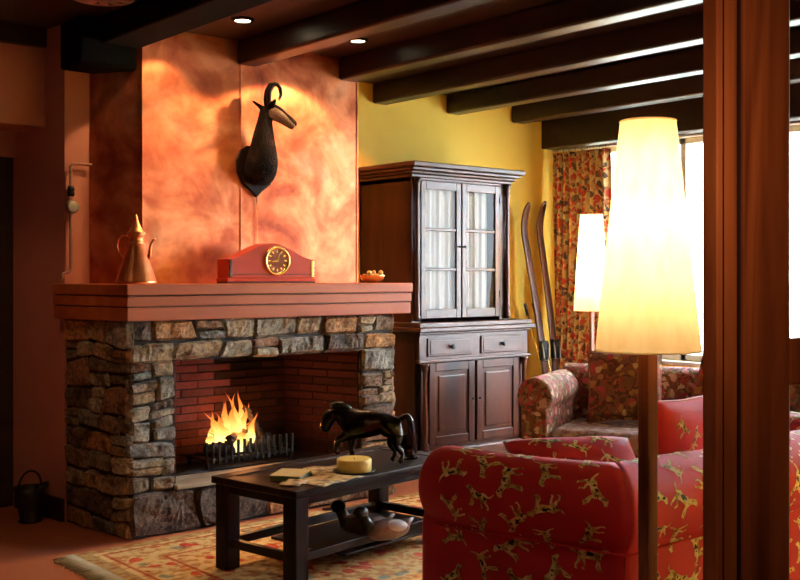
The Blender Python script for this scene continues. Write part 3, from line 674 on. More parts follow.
# stiles beside doors
dl0, dl1 = 4.915, 5.705
mb = MB(O); mb.box(UX0, dl0-.004, UY0, UY0+.03, 1.08, 2.10); mb.box(dl1+.004, UX1, UY0, UY0+.03, 1.08, 2.10); mb.box(dl0-.004, dl1+.004, UY0, UY0+.03, 2.085, 2.10)
mb.build('upper_face_frame', M['cup'], cb, .002)
def glass_door(x0, x1, hinge):
    z0, z1, y0, y1 = 1.105, 2.082, UY0-.006, UY0+.020
    s_ = .045
    mb = MB(O); mb.box(x0, x0+s_, y0, y1, z0, z1); mb.box(x1-s_, x1, y0, y1, z0, z1); mb.box(x0+s_, x1-s_, y0, y1, z1-.06, z1); mb.box(x0+s_, x1-s_, y0, y1, z0, z0+.065)
    gz0, gz1 = z0+.065, z1-.06; q = (gz1-gz0)/3
    for k in (1, 2): mb.box(x0+s_, x1-s_, y0+.003, y1-.003, gz0+q*k-.011, gz0+q*k+.011)
    dr = mb.build('glass_door', M['cuph'], cb, .004)
    MB(O).box(x0+s_, x1-s_, y0+.010, y0+.013, gz0, gz1).build('glass_pane', M['cupglass'], dr)
    kx = x1-.02 if hinge < 0 else x0+.02
    MB(O).ell((kx, y0-.008, 1.62), (.009,.011,.009)).build('knob', M['iron'], dr)
    for hz in (1.25, 1.95):
        hx = x0-.002 if hinge < 0 else x1+.002
        MB(O).box(hx-.006, hx+.006, y0-.006, y0+.002, hz, hz+.05).build('hinge', M['iron'], dr)
mid = (dl0+dl1)/2
glass_door(dl0, mid-.006, -1); glass_door(mid+.006, dl1, 1)
for xa, xb in ((dl0+.03, mid-.03), (mid+.03, dl1-.10)):
    def f(u, v, xa=xa, xb=xb):
        x = xa+(xb-xa)*u; return (x, UY0+.032+.007*math.sin(u*21+.9*math.sin(v*3))+.003*math.sin(u*47), 1.14+.91*v)
    MB(O).grid(f, 90, 10).build('door_curtain', M['sheer'], cb, solid=.002)
# slender turned columns on the corners (upper)
def column(x, y, z0, z1, r, nm='turned_column'):
    h_ = z1-z0; pr = [(r*1.3,0),(r*1.3,.03*h_),(r*.8,.05*h_),(r*1.15,.08*h_),(r*.7,.11*h_),(r*1.0,.3*h_),(r*.62,.55*h_),(r*.7,.9*h_),(r*1.1,.93*h_),(r*.8,.95*h_),(r*1.3,.97*h_),(r*1.3,h_)]
    MB(O).lathe(pr, (x, y, z0), 20).build(nm, M['cup'], cb)
column(UX0+.035, UY0-.018, 1.09, 2.10, .020); column(UX1-.045, UY0-.018, 1.09, 2.10, .020)
# waist
mb = MB(O)
mb.box(LX0-.02, LX1+.02, LY0-.03, UY1, 1.045, 1.08); mb.box(LX0-.035, LX1+.04, LY0-.05, UY1, 1.015, 1.045); mb.box(LX0-.015, LX1+.015, LY0-.02, UY1, .995, 1.015)
mb.build('waist_moulding', M['cuph'], cb, .007, 3)
# lower carcass
mb = MB(O)
mb.box(LX0, LX0+.03, LY0+.02, UY1, .10, .995); mb.box(LX1-.03, LX1, LY0+.02, UY1, .10, .995); mb.box(LX0, LX1, LY0+.04, UY1, .10, .15)
mb.box(LX0, LX1, LY0+.02, LY0+.05, .15, .995)
mb.build('lower_carcass', M['cup'], cb, .003)
mb = MB(O); mb.box(LX0, LX1, LY0, LY0+.03, .82, .995); mb.build('drawer_rail', M['cuph'], cb, .002)
mb = MB(O); mb.box(LX0-.015, LX1+.02, LY0-.02, LY0+.03, .80, .82); mb.build('lower_moulding', M['cuph'], cb, .006)
for x0, x1 in ((4.90, 5.335), (5.425, 5.86)):
    dr = MB(O).box(x0, x1, LY0-.012, LY0+.01, .842, .972).build('drawer', M['cuph'], cb, .006, 3)
    MB(O).box(x0+.02, x1-.02, LY0-.016, LY0-.010, .858, .956).build('drawer_panel', M['cuph'], dr, .004)
    MB(O).lathe([(.008,0),(.008,.012),(.018,.018),(.019,.026),(.010,.032)], (0,0,0), 20, True, Matrix.Translation(((x0+x1)/2, LY0-.014, .907)) @ RX).build('knob', M['iron'], dr)
def panel_door(x0, x1):
    z0, z1, y0, y1 = .215, .795, LY0-.002, LY0+.024; s_ = .06
    mb = MB(O); mb.box(x0, x0+s_, y0, y1, z0, z1); mb.box(x1-s_, x1, y0, y1, z0, z1); mb.box(x0+s_, x1-s_, y0, y1, z1-s_, z1); mb.box(x0+s_, x1-s_, y0, y1, z0, z0+s_)
    dr = mb.build('panelled_door', M['cup'], cb, .005, 3)
    MB(O).box(x0+s_, x1-s_, y0+.012, y1, z0+s_, z1-s_).build('panel', M['cup'], dr, .002)
    MB(O).box(x0+s_+.03, x1-s_-.03, y0+.003, y1, z0+s_+.03, z1-s_-.03).build('raised_field', M['cup'], dr, .010, 3)
    return dr
for a_, b_, kx in ((4.925, 5.368, 5.345), (5.392, 5.835, 5.415)):
    dr = panel_door(a_, b_); MB(O).ell((kx, LY0-.010, .52), (.008,.012,.008)).build('knob', M['iron'], dr)
column(LX0+.045, LY0-.008, .18, .80, .024); column(LX1-.045, LY0-.008, .18, .80, .024)
mb = MB(O); mb.box(LX0-.02, LX1+.02, LY0-.03, UY1, .10, .18); mb.build('base_moulding', M['cuph'], cb, .01, 3)
for x in (LX0-.01, LX1-.09):
    for y in (LY0-.02, UY1-.1): MB(O).box(x, x+.10, y, y+.09, 0, .10).build('foot', M['cup'], cb, .01)

# ------------------------------------------------------------------ skis leaning on the back wall
def ski(x0, z1, dxx, label, bind):
    t = thing('ski', (x0, 5.80, 0), label, 'ski', 0, 'old wooden skis leaning on the yellow wall')
    def f(u, v):
        z = z1*v; yy = .22*v**1.0
        x = -dxx*v
        if v > .86:
            q = (v-.86)/.14; yy -= .10*q*q
        w_ = .036*(1-.15*abs(v-.3)) * (1 if v < .965 else max(.25, 1-((v-.965)/.035)**2*.75))
        bow = .03*math.sin(PI*min(1, v/.86))
        return (x + (u-.5)*2*w_, yy - bow, z)
    MB().grid(f, 4, 60).build('ski_blade', M['ski'], t, solid=.014)
    if bind:
        v = .40; c = f(.5, v)
        MB().box(c[0]-.04, c[0]+.04, c[1]-.03, c[1]+.004, c[2]-.10, c[2]+.06).build('binding', M['iron'], t, .006)
        MB().tube([(c[0]-.035, c[1]-.03, c[2]+.04), (c[0]-.03, c[1]-.05, c[2]-.10), (c[0]+.03, c[1]-.05, c[2]-.10), (c[0]+.035, c[1]-.03, c[2]+.04)], .007, 8).build('cable', M['skibind'], t)
    return t
ski(6.66, 2.02, .16, 'old dark wooden ski leaning on the yellow wall, nearer the cupboard', True)
ski(6.76, 2.04, .055, 'old dark wooden ski leaning on the yellow wall, nearer the curtain', True)
for i, (xa, xb) in enumerate(((6.70, 6.50), (6.78, 6.60))):
    t = thing('ski_pole', (xa, 5.72, 0), ('pale ski pole crossing in front of the left ski', 'pale ski pole crossing in front of the right ski')[i], 'ski pole', 0, 'ski poles by the skis')
    MB(t.location).tube([(xa, 5.72, .0), (xb, 5.96, 1.15)], .008, 10).build('shaft', M['brass'], t)
    MB(t.location).tube([(xb+.012, 5.945, 1.08), (xb-.004, 5.965, 1.18)], .013, 10).build('grip', M['iron'], t)
    MB(t.location).lathe([(.05,-.003),(.055,0),(.05,.003)], (xa-.02, 5.74, .1), 20).build('basket', M['iron'], t)

# ------------------------------------------------------------------ curtain
t = thing('curtain', (6.9, 5.72, 0), 'red and gold flower print curtain hanging at the corner by the window', 'curtain')
def f(u, v):
    ya = 5.99; yb = 5.40 - .06*math.sin(PI*v) + (.16*(1-v)**1.2)
    y = ya+(yb-ya)*u
    return (6.90 + .035*math.sin(u*2*PI*8.5 + .5*math.sin(v*5)) + .01*math.sin(u*31), y, .03+2.43*v)
MB(t.location).grid(f, 150, 40).build('cloth', M['curtain'], t, solid=.004)
mb = MB(t.location)
mb.tube([(6.92,6.02,2.485), (6.92,1.9,2.485)], .012, 10).build('rod', M['white'], t)
for k in range(9):
    y = 5.96-.065*k
    MB(t.location).tube([(6.92+.018*math.cos(a), y, 2.478+.018*math.sin(a)) for a in [2*PI*j/12 for j in range(13)]], .003, 6).build('ring', M['brass'], t)

# ------------------------------------------------------------------ floor lamps
def floor_lamp(x, y, zb, zt, r0, r1, pw, label, energy):
    t = thing('floor_lamp', (x, y, 0), label, 'floor lamp', math.radians(-10), 'floor lamps with tall cone shades')
    MB().box(-.13, .13, -.13, .13, 0, .025).build('base', M['postdark'], t, .006)
    MB().box(-pw/2, pw/2, -pw/2, pw/2, .025, zb+.06).build('pole', M['post'], t, .003)
    mb = MB(); mb.grid(lambda u, v: ((r0+(r1-r0)*v)*math.cos(2*PI*u), (r0+(r1-r0)*v)*math.sin(2*PI*u), zb+(zt-zb)*v), 64, 12, True, True)
    sh = mb.build('lamp_shade', M['shade'], t)
    mb = MB()
    for r, z in ((r0, zb), (r1, zt)): mb.tube([(r*math.cos(2*PI*k/48), r*math.sin(2*PI*k/48), z) for k in range(49)], .0025, 6)
    mb.build('shade_rim', M['shade'], sh)
    MB().tube([(-r0*.9, 0, zb+.05), (r0*.9, 0, zb+.05)], .002, 6).build('shade_carrier', M['brass'], t)
    MB().lathe([(.015,0),(.015,.05),(.032,.09),(.034,.12),(.02,.15),(.003,.156)], (0,0,zb+.06), 20).build('bulb', emis('lamp_bulb', (1,.75,.45), 4), t)
    for q, k in ((.30, 1), (.55, 1), (.80, .5)):
        lamp('bulb_glow', 'POINT', (0,0,zb+(zt-zb)*q), energy*k/2.5, (1,.66,.34), t, shadow_soft_size=.05)
    return t
floor_lamp(2.493, 1.814, 1.19, 1.845, .149, .079, .040, 'tall cream cone-shaded floor lamp in front of the red sofa', 10)
floor_lamp(6.25, 5.06, 1.146, 1.87, .134, .084, .030, 'cream cone-shaded floor lamp standing in the corner beside the curtain', 30)

# ------------------------------------------------------------------ rug
RX0, RX1, RY0, RY1 = 2.18, 4.75, 2.95, 5.055
rc = ((RX0+RX1)/2, (RY0+RY1)/2)
t = thing('rug', (rc[0], rc[1], 0), 'cream and red patterned persian rug with a pale fringe', 'rug')
MB().box(RX0-rc[0], RX1-rc[0], RY0-rc[1], RY1-rc[1], .0, .010).build('pile', rug_mat(0,0,(RX1-RX0)/2,(RY1-RY0)/2), t, .003)
rn = random.Random(5)
for sgn in (-1, 1):
    mb = MB(); xe = RX0-rc[0] if sgn < 0 else RX1-rc[0]
    for k in range(180):
        y = RY0-rc[1]+.01+k*(RY1-RY0-.02)/179; L_ = .11+rn.uniform(-.015,.02); dy = rn.uniform(-.012,.012)
        mb.tube([(xe, y, .006), (xe+sgn*L_*.5, y+dy*.5, .009), (xe+sgn*L_, y+dy, .004)], [.006,.0055,.004], 5)
    mb.build('fringe', M['ledge'], t)

# ------------------------------------------------------------------ coffee table
tx0, tx1, ty0, ty1, th = 2.61, 3.81, 3.90, 4.48, .452
t = thing('coffee_table', ((tx0+tx1)/2, (ty0+ty1)/2, .010), 'low black-brown wooden coffee table with thick square legs', 'coffee table', math.radians(9))
tc_ = t.location
mb = MB(tc_); f_ = .085
mb.box(tx0, tx1, ty0, ty0+f_, th-.035, th); mb.box(tx0, tx1, ty1-f_, ty1, th-.035, th); mb.box(tx0, tx0+f_, ty0+f_, ty1-f_, th-.035, th); mb.box(tx1-f_, tx1, ty0+f_, ty1-f_, th-.035, th)
mb.build('top_frame', M['tablewood'], t, .006, 3)
MB(tc_).box(tx0+f_, tx1-f_, ty0+f_, ty1-f_, th-.030, th-.004).build('top_panel', M['tablewood'], t, .002)
mb = MB(tc_); a_ = .035
mb.box(tx0+a_, tx1-a_, ty0+a_, ty0+a_+.02, th-.08, th-.035); mb.box(tx0+a_, tx1-a_, ty1-a_-.02, ty1-a_, th-.08, th-.035); mb.box(tx0+a_, tx0+a_+.02, ty0+a_, ty1-a_, th-.08, th-.035); mb.box(tx1-a_-.02, tx1-a_, ty0+a_, ty1-a_, th-.08, th-.035)
mb.build('apron', M['tablewood'], t, .003)
lw_ = .085
legs = [(tx0+.015, ty0+.015), (tx1-.015-lw_, ty0+.015), (tx0+.015, ty1-.015-lw_), (tx1-.015-lw_, ty1-.015-lw_)]
for x, y in legs: MB(tc_).box(x, x+lw_, y, y+lw_, .010, th-.035).build('leg', M['tablez'], t, .008, 3)
for y in (ty0+.04, ty1-.075): MB(tc_).box(tx0+.05, tx1-.05, y, y+.035, .115, .155).build('stretcher', M['tablewood'], t, .004)
for x in (tx0+.04, tx1-.075): MB(tc_).box(x, x+.035, ty0+.05, ty1-.05, .115, .155).build('stretcher', M['tablewood'], t, .004)
MB(tc_).box(tx0+.36, tx1-.03, ty0+.03, ty1-.03, .085, .100).build('shelf', M['tablewood'], t, .003)

# candle on dish
z = th
t = thing('dish', (3.13, 3.985, z), 'round black dish under the yellow candle', 'dish')
MB().lathe([(.07,0),(.09,.004),(.105,.016),(.102,.018),(.085,.010),(.001,.009)], seg=36).build('dish_body', M['iron'], t)
t = thing('candle', (3.13, 3.985, z+.010), 'squat round yellow candle on the coffee table', 'candle')
MB().lathe([(.080,0),(.084,.004),(.084,.058),(.079,.063),(.06,.060),(.001,.057)], seg=40).build('wax', M['candle'], t)
MB().tube([(0,0,.056),(0.001,0,.066)], .0015, 6).build('wick', M['iron'], t)
# books
t = thing('book', (2.84, 4.10, z), 'cream-covered book with green pages lying on the table corner', 'book', math.radians(38))
MB().box(-.095,.095,-.075,.075,0,.003).build('back_cover', M['bookcover'], t)
MB().box(-.092,.090,-.072,.072,.003,.020).build('pages', M['bookgreen'], t)
MB().box(-.095,.095,-.075,.075,.020,.0235).build('front_cover', M['bookcover'], t, .001)
for i, (x, y, rz, lb) in enumerate(((2.93, 3.93, .25, 'open magazine nearest the table corner'), (3.08, 4.10, -.35, 'magazine lying behind the candle'), (2.76, 3.95, .5, 'small leaflet at the left edge of the table'))):
    sx_, sy_ = ((.15,.10), (.12,.09), (.07,.05))[i]
    o = MB().grid(lambda u, v: ((u-.5)*2*sx_, (v-.5)*2*sy_, .004+.006*math.sin(u*PI*2)**2), 16, 4).build('magazine' if i < 2 else 'leaflet', M['paper'], solid=.003)
    o.location = (x, y, z+.001+.001*i); o.rotation_euler = (0,0,rz); tag(o, lb, 'magazine' if i < 2 else 'leaflet')
# dark glass jar behind the horse
t = thing('candle_holder', (3.60, 4.13, z), 'dark glass holder on the table under the horse tail', 'candle holder')
MB().lathe([(.05,0),(.055,.01),(.03,.025),(.028,.05),(.05,.075),(.055,.12),(.05,.12),(.045,.08),(.001,.07)], seg=8, smooth=False).build('glass_body', M['bronze'], t)

# horse
hs = thing('horse_figurine', (3.36, 4.17, z-.006), 'dark bronze horse figurine with arched neck on the coffee table', 'figurine', math.radians(-38))
# local: +x = tail side, -x = head side
B0 = (.0,0,.205,.062,.068); BF = (-.07,0,.205,.060,.070); BR = (.125,0,.208,.058,.064)
body = [[B0, (.07,0,.212,.062,.068), BR, (.165,0,.20,.035)],
        [B0, BF, (-.11,0,.235,.048,.060), (-.145,0,.262,.036,.050), (-.175,0,.262,.030,.040)],
        [BF, (-.080,.032,.145,.030), (-.082,.034,.09,.017), (-.078,.034,.05,.013), (-.082,.034,.018,.015), (-.094,.034,.009,.017)],
        [BF, (-.10,-.032,.15,.030), (-.150,-.034,.125,.019), (-.160,-.034,.080,.013), (-.145,-.034,.055,.015)],
        [BR, (.135,.034,.14,.038), (.115,.034,.095,.020), (.145,.034,.06,.014), (.135,.034,.02,.014), (.122,.034,.010,.017)],
        [BR, (.15,-.034,.14,.038), (.145,-.034,.095,.020), (.178,-.034,.06,.014), (.17,-.034,.02,.014), (.158,-.034,.010,.017)]]
skin('body', body, M['bronze'], hs, 2)
skin('head', [[(-.160,0,.270,.040), (-.195,0,.240,.042), (-.212,0,.200,.032), (-.215,0,.160,.027)]], M['bronze'], hs)
for s_ in (-1, 1): skin('ear', [[(-.175,.014*s_,.290,.008), (-.182,.016*s_,.312,.003)]], M['bronze'], hs, 1)
skin('mane', [[(-.185,0,.288,.014), (-.155,0,.305,.020), (-.12,0,.298,.022), (-.08,0,.275,.018)]], M['bronze'], hs)
skin('tail', [[(.165,0,.225,.015), (.20,0,.245,.017), (.222,0,.215,.020), (.225,0,.16,.020), (.235,0,.10,.016), (.25,0,.05,.006)]], M['bronze'], hs)

# decoy ducks on shelf
def duck(x, y, rz, label, pale):
    t = thing('decoy_duck', (x, y, .110), label, 'decoy duck', rz, 'decoy ducks on the table shelf'); t.scale = (.95,)*3
    mb = MB(); mb.ell((.065,0,.056), (.135,.066,.054), nu=28, nv=16)
    mb.tube([(.14,0,.06), (.19,0,.082), (.225,0,.10)], [.038,.022,.006], 14); mb.build('body', M['duckbody'], t)
    mb = MB(); mb.tube([(-.035,0,.07), (-.055,0,.11), (-.072,0,.145)], [.042,.030,.027], 16); mb.ell((-.082,0,.158), (.042,.033,.034), nu=24, nv=14); mb.build('head', M['duck'], t)
    MB().ell((-.132,0,.147), (.036,.017,.009)).build('bill', M['duckbody'], t)
    if pale: MB().ell((.10,-.028,.074), (.072,.042,.034)).build('wing_patch', M['duckwhite'], t)
    for s_ in (-1,1): MB().ell((-.098,.027*s_,.168), (.004,.003,.004), nu=8, nv=6).build('eye', M['horn'], t)
duck(3.23, 4.12, math.radians(-25), 'dark-headed decoy duck on the left of the table shelf', False)
duck(3.23, 3.95, math.radians(-12), 'decoy duck with pale wing on the right of the table shelf', True)

# ------------------------------------------------------------------ fabric print of dogs
def dogs(mb, surf, u0, u1, v0, v1, rng, step=.140, size=.056, tan=1, blk=2):
    """hound motifs printed on a surface; surf(u,v) in metres returns a point just above the cloth"""
    def ribbon(pts, ws, c, s_, o_, flip, mi):
        ca, sa = math.cos(c), math.sin(c); P = []
        for (x, y) in pts:
            x *= flip; P.append((o_[0]+s_*(x*ca-y*sa), o_[1]+s_*(x*sa+y*ca)))
        mb.cur = mi; ids = []
        for i, p in enumerate(P):
            q0 = P[max(0,i-1)]; q1 = P[min(len(P)-1,i+1)]; dx, dy = q1[0]-q0[0], q1[1]-q0[1]; l = math.hypot(dx, dy) or 1
            nx, ny = -dy/l, dx/l; w_ = ws[i]*s_
            ids.append((mb.V(surf(p[0]+nx*w_, p[1]+ny*w_)), mb.V(surf(p[0], p[1])), mb.V(surf(p[0]-nx*w_, p[1]-ny*w_))))
        for a, b_ in zip(ids, ids[1:]): mb.F((a[0], b_[0], b_[1], a[1])); mb.F((a[1], b_[1], b_[2], a[2]))
    u = u0; row = 0
    while u < u1:
        v = v0 + (row % 2)*step*.5
        while v < v1:
            o_ = (u+rng.uniform(-.12,.12)*step, v+rng.uniform(-.12,.12)*step)
            if u0+size*.6 < o_[0] < u1-size*.6 and v0+size*.6 < o_[1] < v1-size*.6:
                c = rng.uniform(0, 2*PI); fl_ = rng.choice((-1,1)); s_ = size*rng.uniform(.85,1.15); a = rng.uniform(-.15,.15)
                R_ = lambda pts, ws, mi: ribbon(pts, ws, c, s_, o_, fl_, mi)
                R_([(-.62,.08),(-.4,.12),(-.1,.06),(.2,.08),(.5,.16),(.62,.18)], [.16,.26,.20,.25,.22,.08], tan)
                R_([(.5,.2),(.72,.36),(.86,.44)], [.18,.14,.16], tan); R_([(.8,.46),(1.0,.42),(1.14,.36)], [.17,.12,.07], tan)
                R_([(-.6,.12),(-.85,.3+a),(-1.0,.55+a)], [.07,.06,.03], tan)
                for lx, d1, d2 in ((-.5,-.12,-.22), (-.38,.14,.05), (.42,.12,.22), (.52,-.10,-.02)):
                    R_([(lx,.06),(lx+d1*.6,-.28),(lx+d1+d2*.3+a,-.50),(lx+d2+a,-.72),(lx+d2+.1+a,-.76)], [.13,.085,.06,.055,.05], tan)
                R_([(-.25,.16),(0,.14),(.25,.17)], [.06,.16,.07], blk) if rng.random() < .8 else None
                R_([(.78,.52),(.74,.36),(.72,.27)], [.07,.11,.05], blk)
                R_([(-.55,.1),(-.48,-.1)], [.16,.09], blk); R_([(.5,.14),(.46,-.02)], [.10,.08], blk)
            v += step
        u += step*.86; row += 1
    mb.cur = 0
REDM = [M['redfab'], M['dogtan'], M['dogblack']]

# ------------------------------------------------------------------ red sofa
sf = thing('red_sofa', (3.7, 2.65, 0), 'red roll-arm sofa printed with hunting dogs in the foreground', 'sofa')
SO = sf.location
RR = .152; ZR = .598; BW = .10
def arm_profile():
    pts = [(-BW, .07), (-BW, .2), (-BW, .33), (-BW, .455)]
    a0 = math.atan2(.475-ZR, -BW); a0 = a0 + 2*PI if a0 < 0 else a0
    a1 = math.atan2(.475-ZR, BW)
    for k in range(29):
        a = a0 + (a1-a0)*k/28; pts.append((RR*math.cos(a), ZR+RR*math.sin(a)))
    pts += [(BW, .455), (BW, .33), (BW, .2), (BW, .07)]
    return pts
def rolled(name, p0, p1, out, cap0, cap1, rng, sag=.012, m0=0, m1=0):
    """extruded roll-top upholstered panel; out = unit vector to the outer side"""
    p0 = Vector(p0); p1 = Vector(p1); L = (p1-p0).length; d = (p1-p0)/L; out = Vector(out)
    prof = arm_profile(); acc = [0]
    for q, r in zip(prof, prof[1:]): acc.append(acc[-1]+math.hypot(r[0]-q[0], r[1]-q[1]))
    T = acc[-1]
    def at(s_):
        s_ = min(max(s_, 0), T)
        for k in range(len(acc)-1):
            if s_ <= acc[k+1]+1e-9:
                q = (s_-acc[k])/max(1e-9, acc[k+1]-acc[k]); return (prof[k][0]+(prof[k+1][0]-prof[k][0])*q, prof[k][1]+(prof[k+1][1]-prof[k][1])*q)
        return prof[-1]
    def P(u, s_, inset=0, extra=0):
        a, z = at(s_)
        n = noise.noise(Vector((u*3, s_*3, 1.7)))*.006
        ca, cz = 0, .45
        if z > .46:
            q = math.hypot(a, z-ZR); k = (RR+n+extra)/RR; a *= k; z = ZR+(z-ZR)*k - sag*math.sin(PI*min(1,max(0,u/L)))
            cz = ZR
            a *= (1-inset); z = cz+(z-cz)*(1-inset)
        else:
            a += (-1 if a < 0 else 1)*(extra+n*.3); a *= (1-inset*.5)
        uu = u + a*m0*max(0, 1-max(u, 0)/.45) - a*m1*max(0, 1-max(L-u, 0)/.45)
        w = p0 + d*uu + out*(-a)
        return (w.x, w.y, z)
    mb = MB(SO)
    nl = max(10, int(L/.03)); us = [(L*k/nl, 0) for k in range(nl+1)]
    capr = [(.030,.03), (.055,.10), (.070,.22), (.078,.42), (.080,.7), (.080,.97)]
    if cap1: us += [(L+a, i_) for a, i_ in capr]
    if cap0: us = [(-a, i_) for a, i_ in capr][::-1] + us
    ns = 70; ids = [[mb.V(P(u, T*k/ns, i_)) for k in range(ns+1)] for u, i_ in us]
    mb.smooth = True
    for a in range(len(ids)-1):
        for k in range(ns): mb.F((ids[a][k], ids[a+1][k], ids[a+1][k+1], ids[a][k+1]))
    # close body ends
    mb.smooth = False
    for row in (ids[0], ids[-1]): mb.F(row)
    dogs(mb, lambda u, v: P(u, v, 0, .0022), 0.0, L, .0, T-.15, rng)
    return mb.build(name, REDM, sf)
E0 = (2.955, 2.285); E1 = (2.795, 2.955)
dv = (Vector(E1)-Vector(E0)).normalized(); outv = Vector((dv.y, -dv.x)); outv = -outv if outv.x > 0 else outv
rn = random.Random(11)
rolled('arm', E0, E1, outv, False, True, rn, m0=.795)
rolled('back', (2.955, 2.285), (4.70, 2.285), (0,-1), False, False, rn, m0=.795, m1=.795)
rolled('arm', (4.70, 2.285), (4.86, 2.955), (.97,-.23), False, True, rn, m0=.795)
# seam cords under the roll
mb = MB(SO)
q0 = Vector(E0)+outv*(BW+.012); q1 = Vector(E1)+outv*(BW+.012)
qd = Vector(E0)+outv*(BW+.01)-dv*(BW+.01)*.795
mb.tube([(qd.x, qd.y, .462), (q1.x, q1.y, .462)], .004, 8); mb.tube([(qd.x, qd.y, .462), (4.7, qd.y, .462)], .004, 8)
mb.build('roll_piping', M['redfab'], sf)
qc = Vector(E0)+outv*BW-dv*BW*.795
vert = MB(SO).tube([(qc.x+.003, qc.y+.003, .06), (qc.x+.003, qc.y+.003, .46)], .005, 8).build('corner_piping', M['redfab'], sf)
# base and seat
mb = MB(SO); vprism(mb, [(3.0, 2.35), (4.66, 2.35), (4.76, 2.93), (2.90, 2.93)], .07, .33); mb.build('seat_base', M['redfab'], sf, .02, 3)
for xa, xb in ((2.99, 3.80), (3.815, 4.64)):
    o = MB(SO).box(xa, xb, 2.40, 3.01, .33, .47).build('seat_cushion', M['redfab'], sf, .045, 5)
for x, y in ((2.93, 2.26), (2.80, 2.90), (4.72, 2.26), (4.80, 2.90)): MB(SO).lathe([(.02,0.012),(.03,.04),(.032,.075)], (x, y, 0), 16).build('leg', M['postdark'], sf)

def pillow(name, c, w_, h_, th_, rx_, rz_, mats, label, cat='cushion', group=None, pr=None, seed=1, ry_=0, soft=.12):
    t = thing(name, c, label, cat, 0, group)
    mat = Matrix.Rotation(rz_, 4, 'Z') @ Matrix.Rotation(rx_, 4, 'X') @ Matrix.Rotation(ry_, 4, 'Y')
    def P(x, z, s_, e=0):
        a = 2*x/w_; b_ = 2*z/h_
        k = max(0, (1-abs(a)**2.6))*max(0, (1-abs(b_)**2.6))
        y = s_*(th_*k**.45*.5 + .004 + e) + .004*noise.noise(Vector((x*9, z*9, seed)))
        # corners pull out a little, sides curve in
        xx = x*(1-soft*(1-b_*b_)*.5*abs(a)); zz = z*(1-soft*(1-a*a)*.5*abs(b_))
        return mat @ Vector((xx, y, zz))
    mb = MB()
    for s_ in (-1, 1): mb.grid(lambda u, v, s_=s_: P((u-.5)*w_, (v-.5)*h_, s_), 28, 28)
    if len(mats) > 1:
        rr_ = random.Random(seed)
        for s_ in (-1, 1): dogs(mb, lambda u, v, s_=s_: P(u, v, s_, .002), -w_*.48, w_*.48, -h_*.48, h_*.48, rr_)
    mb.build('cover', mats, t)
    ring = []
    for k in range(80):
        q = k/80*4; e = q % 1; i_ = int(q)
        x, z = ((-1+2*e, -1), (1, -1+2*e), (1-2*e, 1), (-1, 1-2*e))[i_]
        ring.append(P(x*w_/2, z*h_/2, 0))
    ring.append(ring[0])
    MB().tube(ring, .0055, 8).build('piping', pr or M['piping'], t)
    return t
pillow('throw_cushion', (3.16, 2.60, .625), .52, .44, .17, math.radians(-58), math.radians(-30), REDM, 'red dog-print throw cushion lying inside the sofa corner', seed=2)
pillow('throw_cushion', (3.80, 2.62, .675), .52, .46, .16, math.radians(16), math.radians(4), REDM, 'larger red dog-print throw cushion further along the red sofa', seed=4)

# ------------------------------------------------------------------ floral sofa
fs = thing('floral_sofa', (5.02, 4.52, 0), 'brown and rose floral roll-arm sofa in front of the window', 'sofa', math.radians(-65))
# local x: along the width towards the camera right, local y: towards the back
SWD = 1.75; DP = .86
def farm(xc, nm):
    mb = MB(); r = .118; zc = .64
    prof = [(-.085,.08), (-.085,.3), (-.085,.53)]
    a0 = math.atan2(.55-zc, -.085)+2*PI; a1 = math.atan2(.55-zc, .085)
    prof += [(r*math.cos(a0+(a1-a0)*k/24), zc+r*math.sin(a0+(a1-a0)*k/24)) for k in range(25)] + [(.085,.53), (.085,.3), (.085,.08)]
    rows = [(-.022,.85), (-.018,.93), (-.008,.985), (0,1)] + [(DP*k/10, 1) for k in range(1, 11)]
    ids = []
    for y, k in rows: ids.append([mb.V((xc+a*k, y, .08+(z-.08) if z < .54 else zc+(z-zc)*k)) for a, z in prof])
    mb.smooth = True
    for a in range(len(ids)-1):
        for k in range(len(prof)-1): mb.F((ids[a][k], ids[a+1][k], ids[a+1][k+1], ids[a][k+1]))
    mb.smooth = False; mb.F(ids[0]); mb.F(ids[-1])
    mb.build(nm, M['floral'], fs)
farm(0, 'arm'); farm(SWD, 'arm')
MB().box(.08, SWD-.08, .04, DP, .08, .30).build('seat_base', M['floral'], fs, .02, 3)
MB().box(.09, SWD/2-.004, .0, .66, .30, .435).build('seat_cushion', M['seatcloth'], fs, .045, 5)
MB().box(SWD/2+.004, SWD-.09, .0, .66, .30, .435).build('seat_cushion', M['seatcloth'], fs, .045, 5)
def f(u, v):
    a = v; x = -.0+SWD*u; s_ = v*4
    if s_ < 1: y, z = .64, .30+.435*s_
    elif s_ < 3: q = (s_-1)/2*PI; y, z = .74-.10*math.cos(q), .735+.06*math.sin(q)
    else: y, z = .84+.02*(s_-3), .735-.655*(s_-3)
    return (x, y, z)
mb = MB(); mb.grid(f, 30, 48)
mb.build('back', M['floral'], fs)
for x, y in ((0,.04), (SWD,.04), (0,.8), (SWD,.8)): MB().lathe([(.02,0),(.03,.03),(.032,.085)], (x, y, 0), 16).build('leg', M['postdark'], fs)
# cushions on it (world positions)
def fsw(x, y, z):
    c, s_ = math.cos(math.radians(-65)), math.sin(math.radians(-65)); return (5.02+c*x-s_*y, 4.52+s_*x+c*y, z)
rz0 = math.radians(-65)
pillow('floral_cushion', fsw(.47, .47, .685), .50, .48, .17, math.radians(-17), rz0, [M['floraldark']], 'dark floral throw cushion leaning near the left arm of the floral sofa', seed=6, pr=M['floraldark'], ry_=math.radians(-4))
pillow('floral_cushion', fsw(1.15, .47, .675), .48, .44, .16, math.radians(-17), rz0, [M['floraldark']], 'dark floral throw cushion further right on the floral sofa, behind the post', seed=8, pr=M['floraldark'], ry_=math.radians(14))

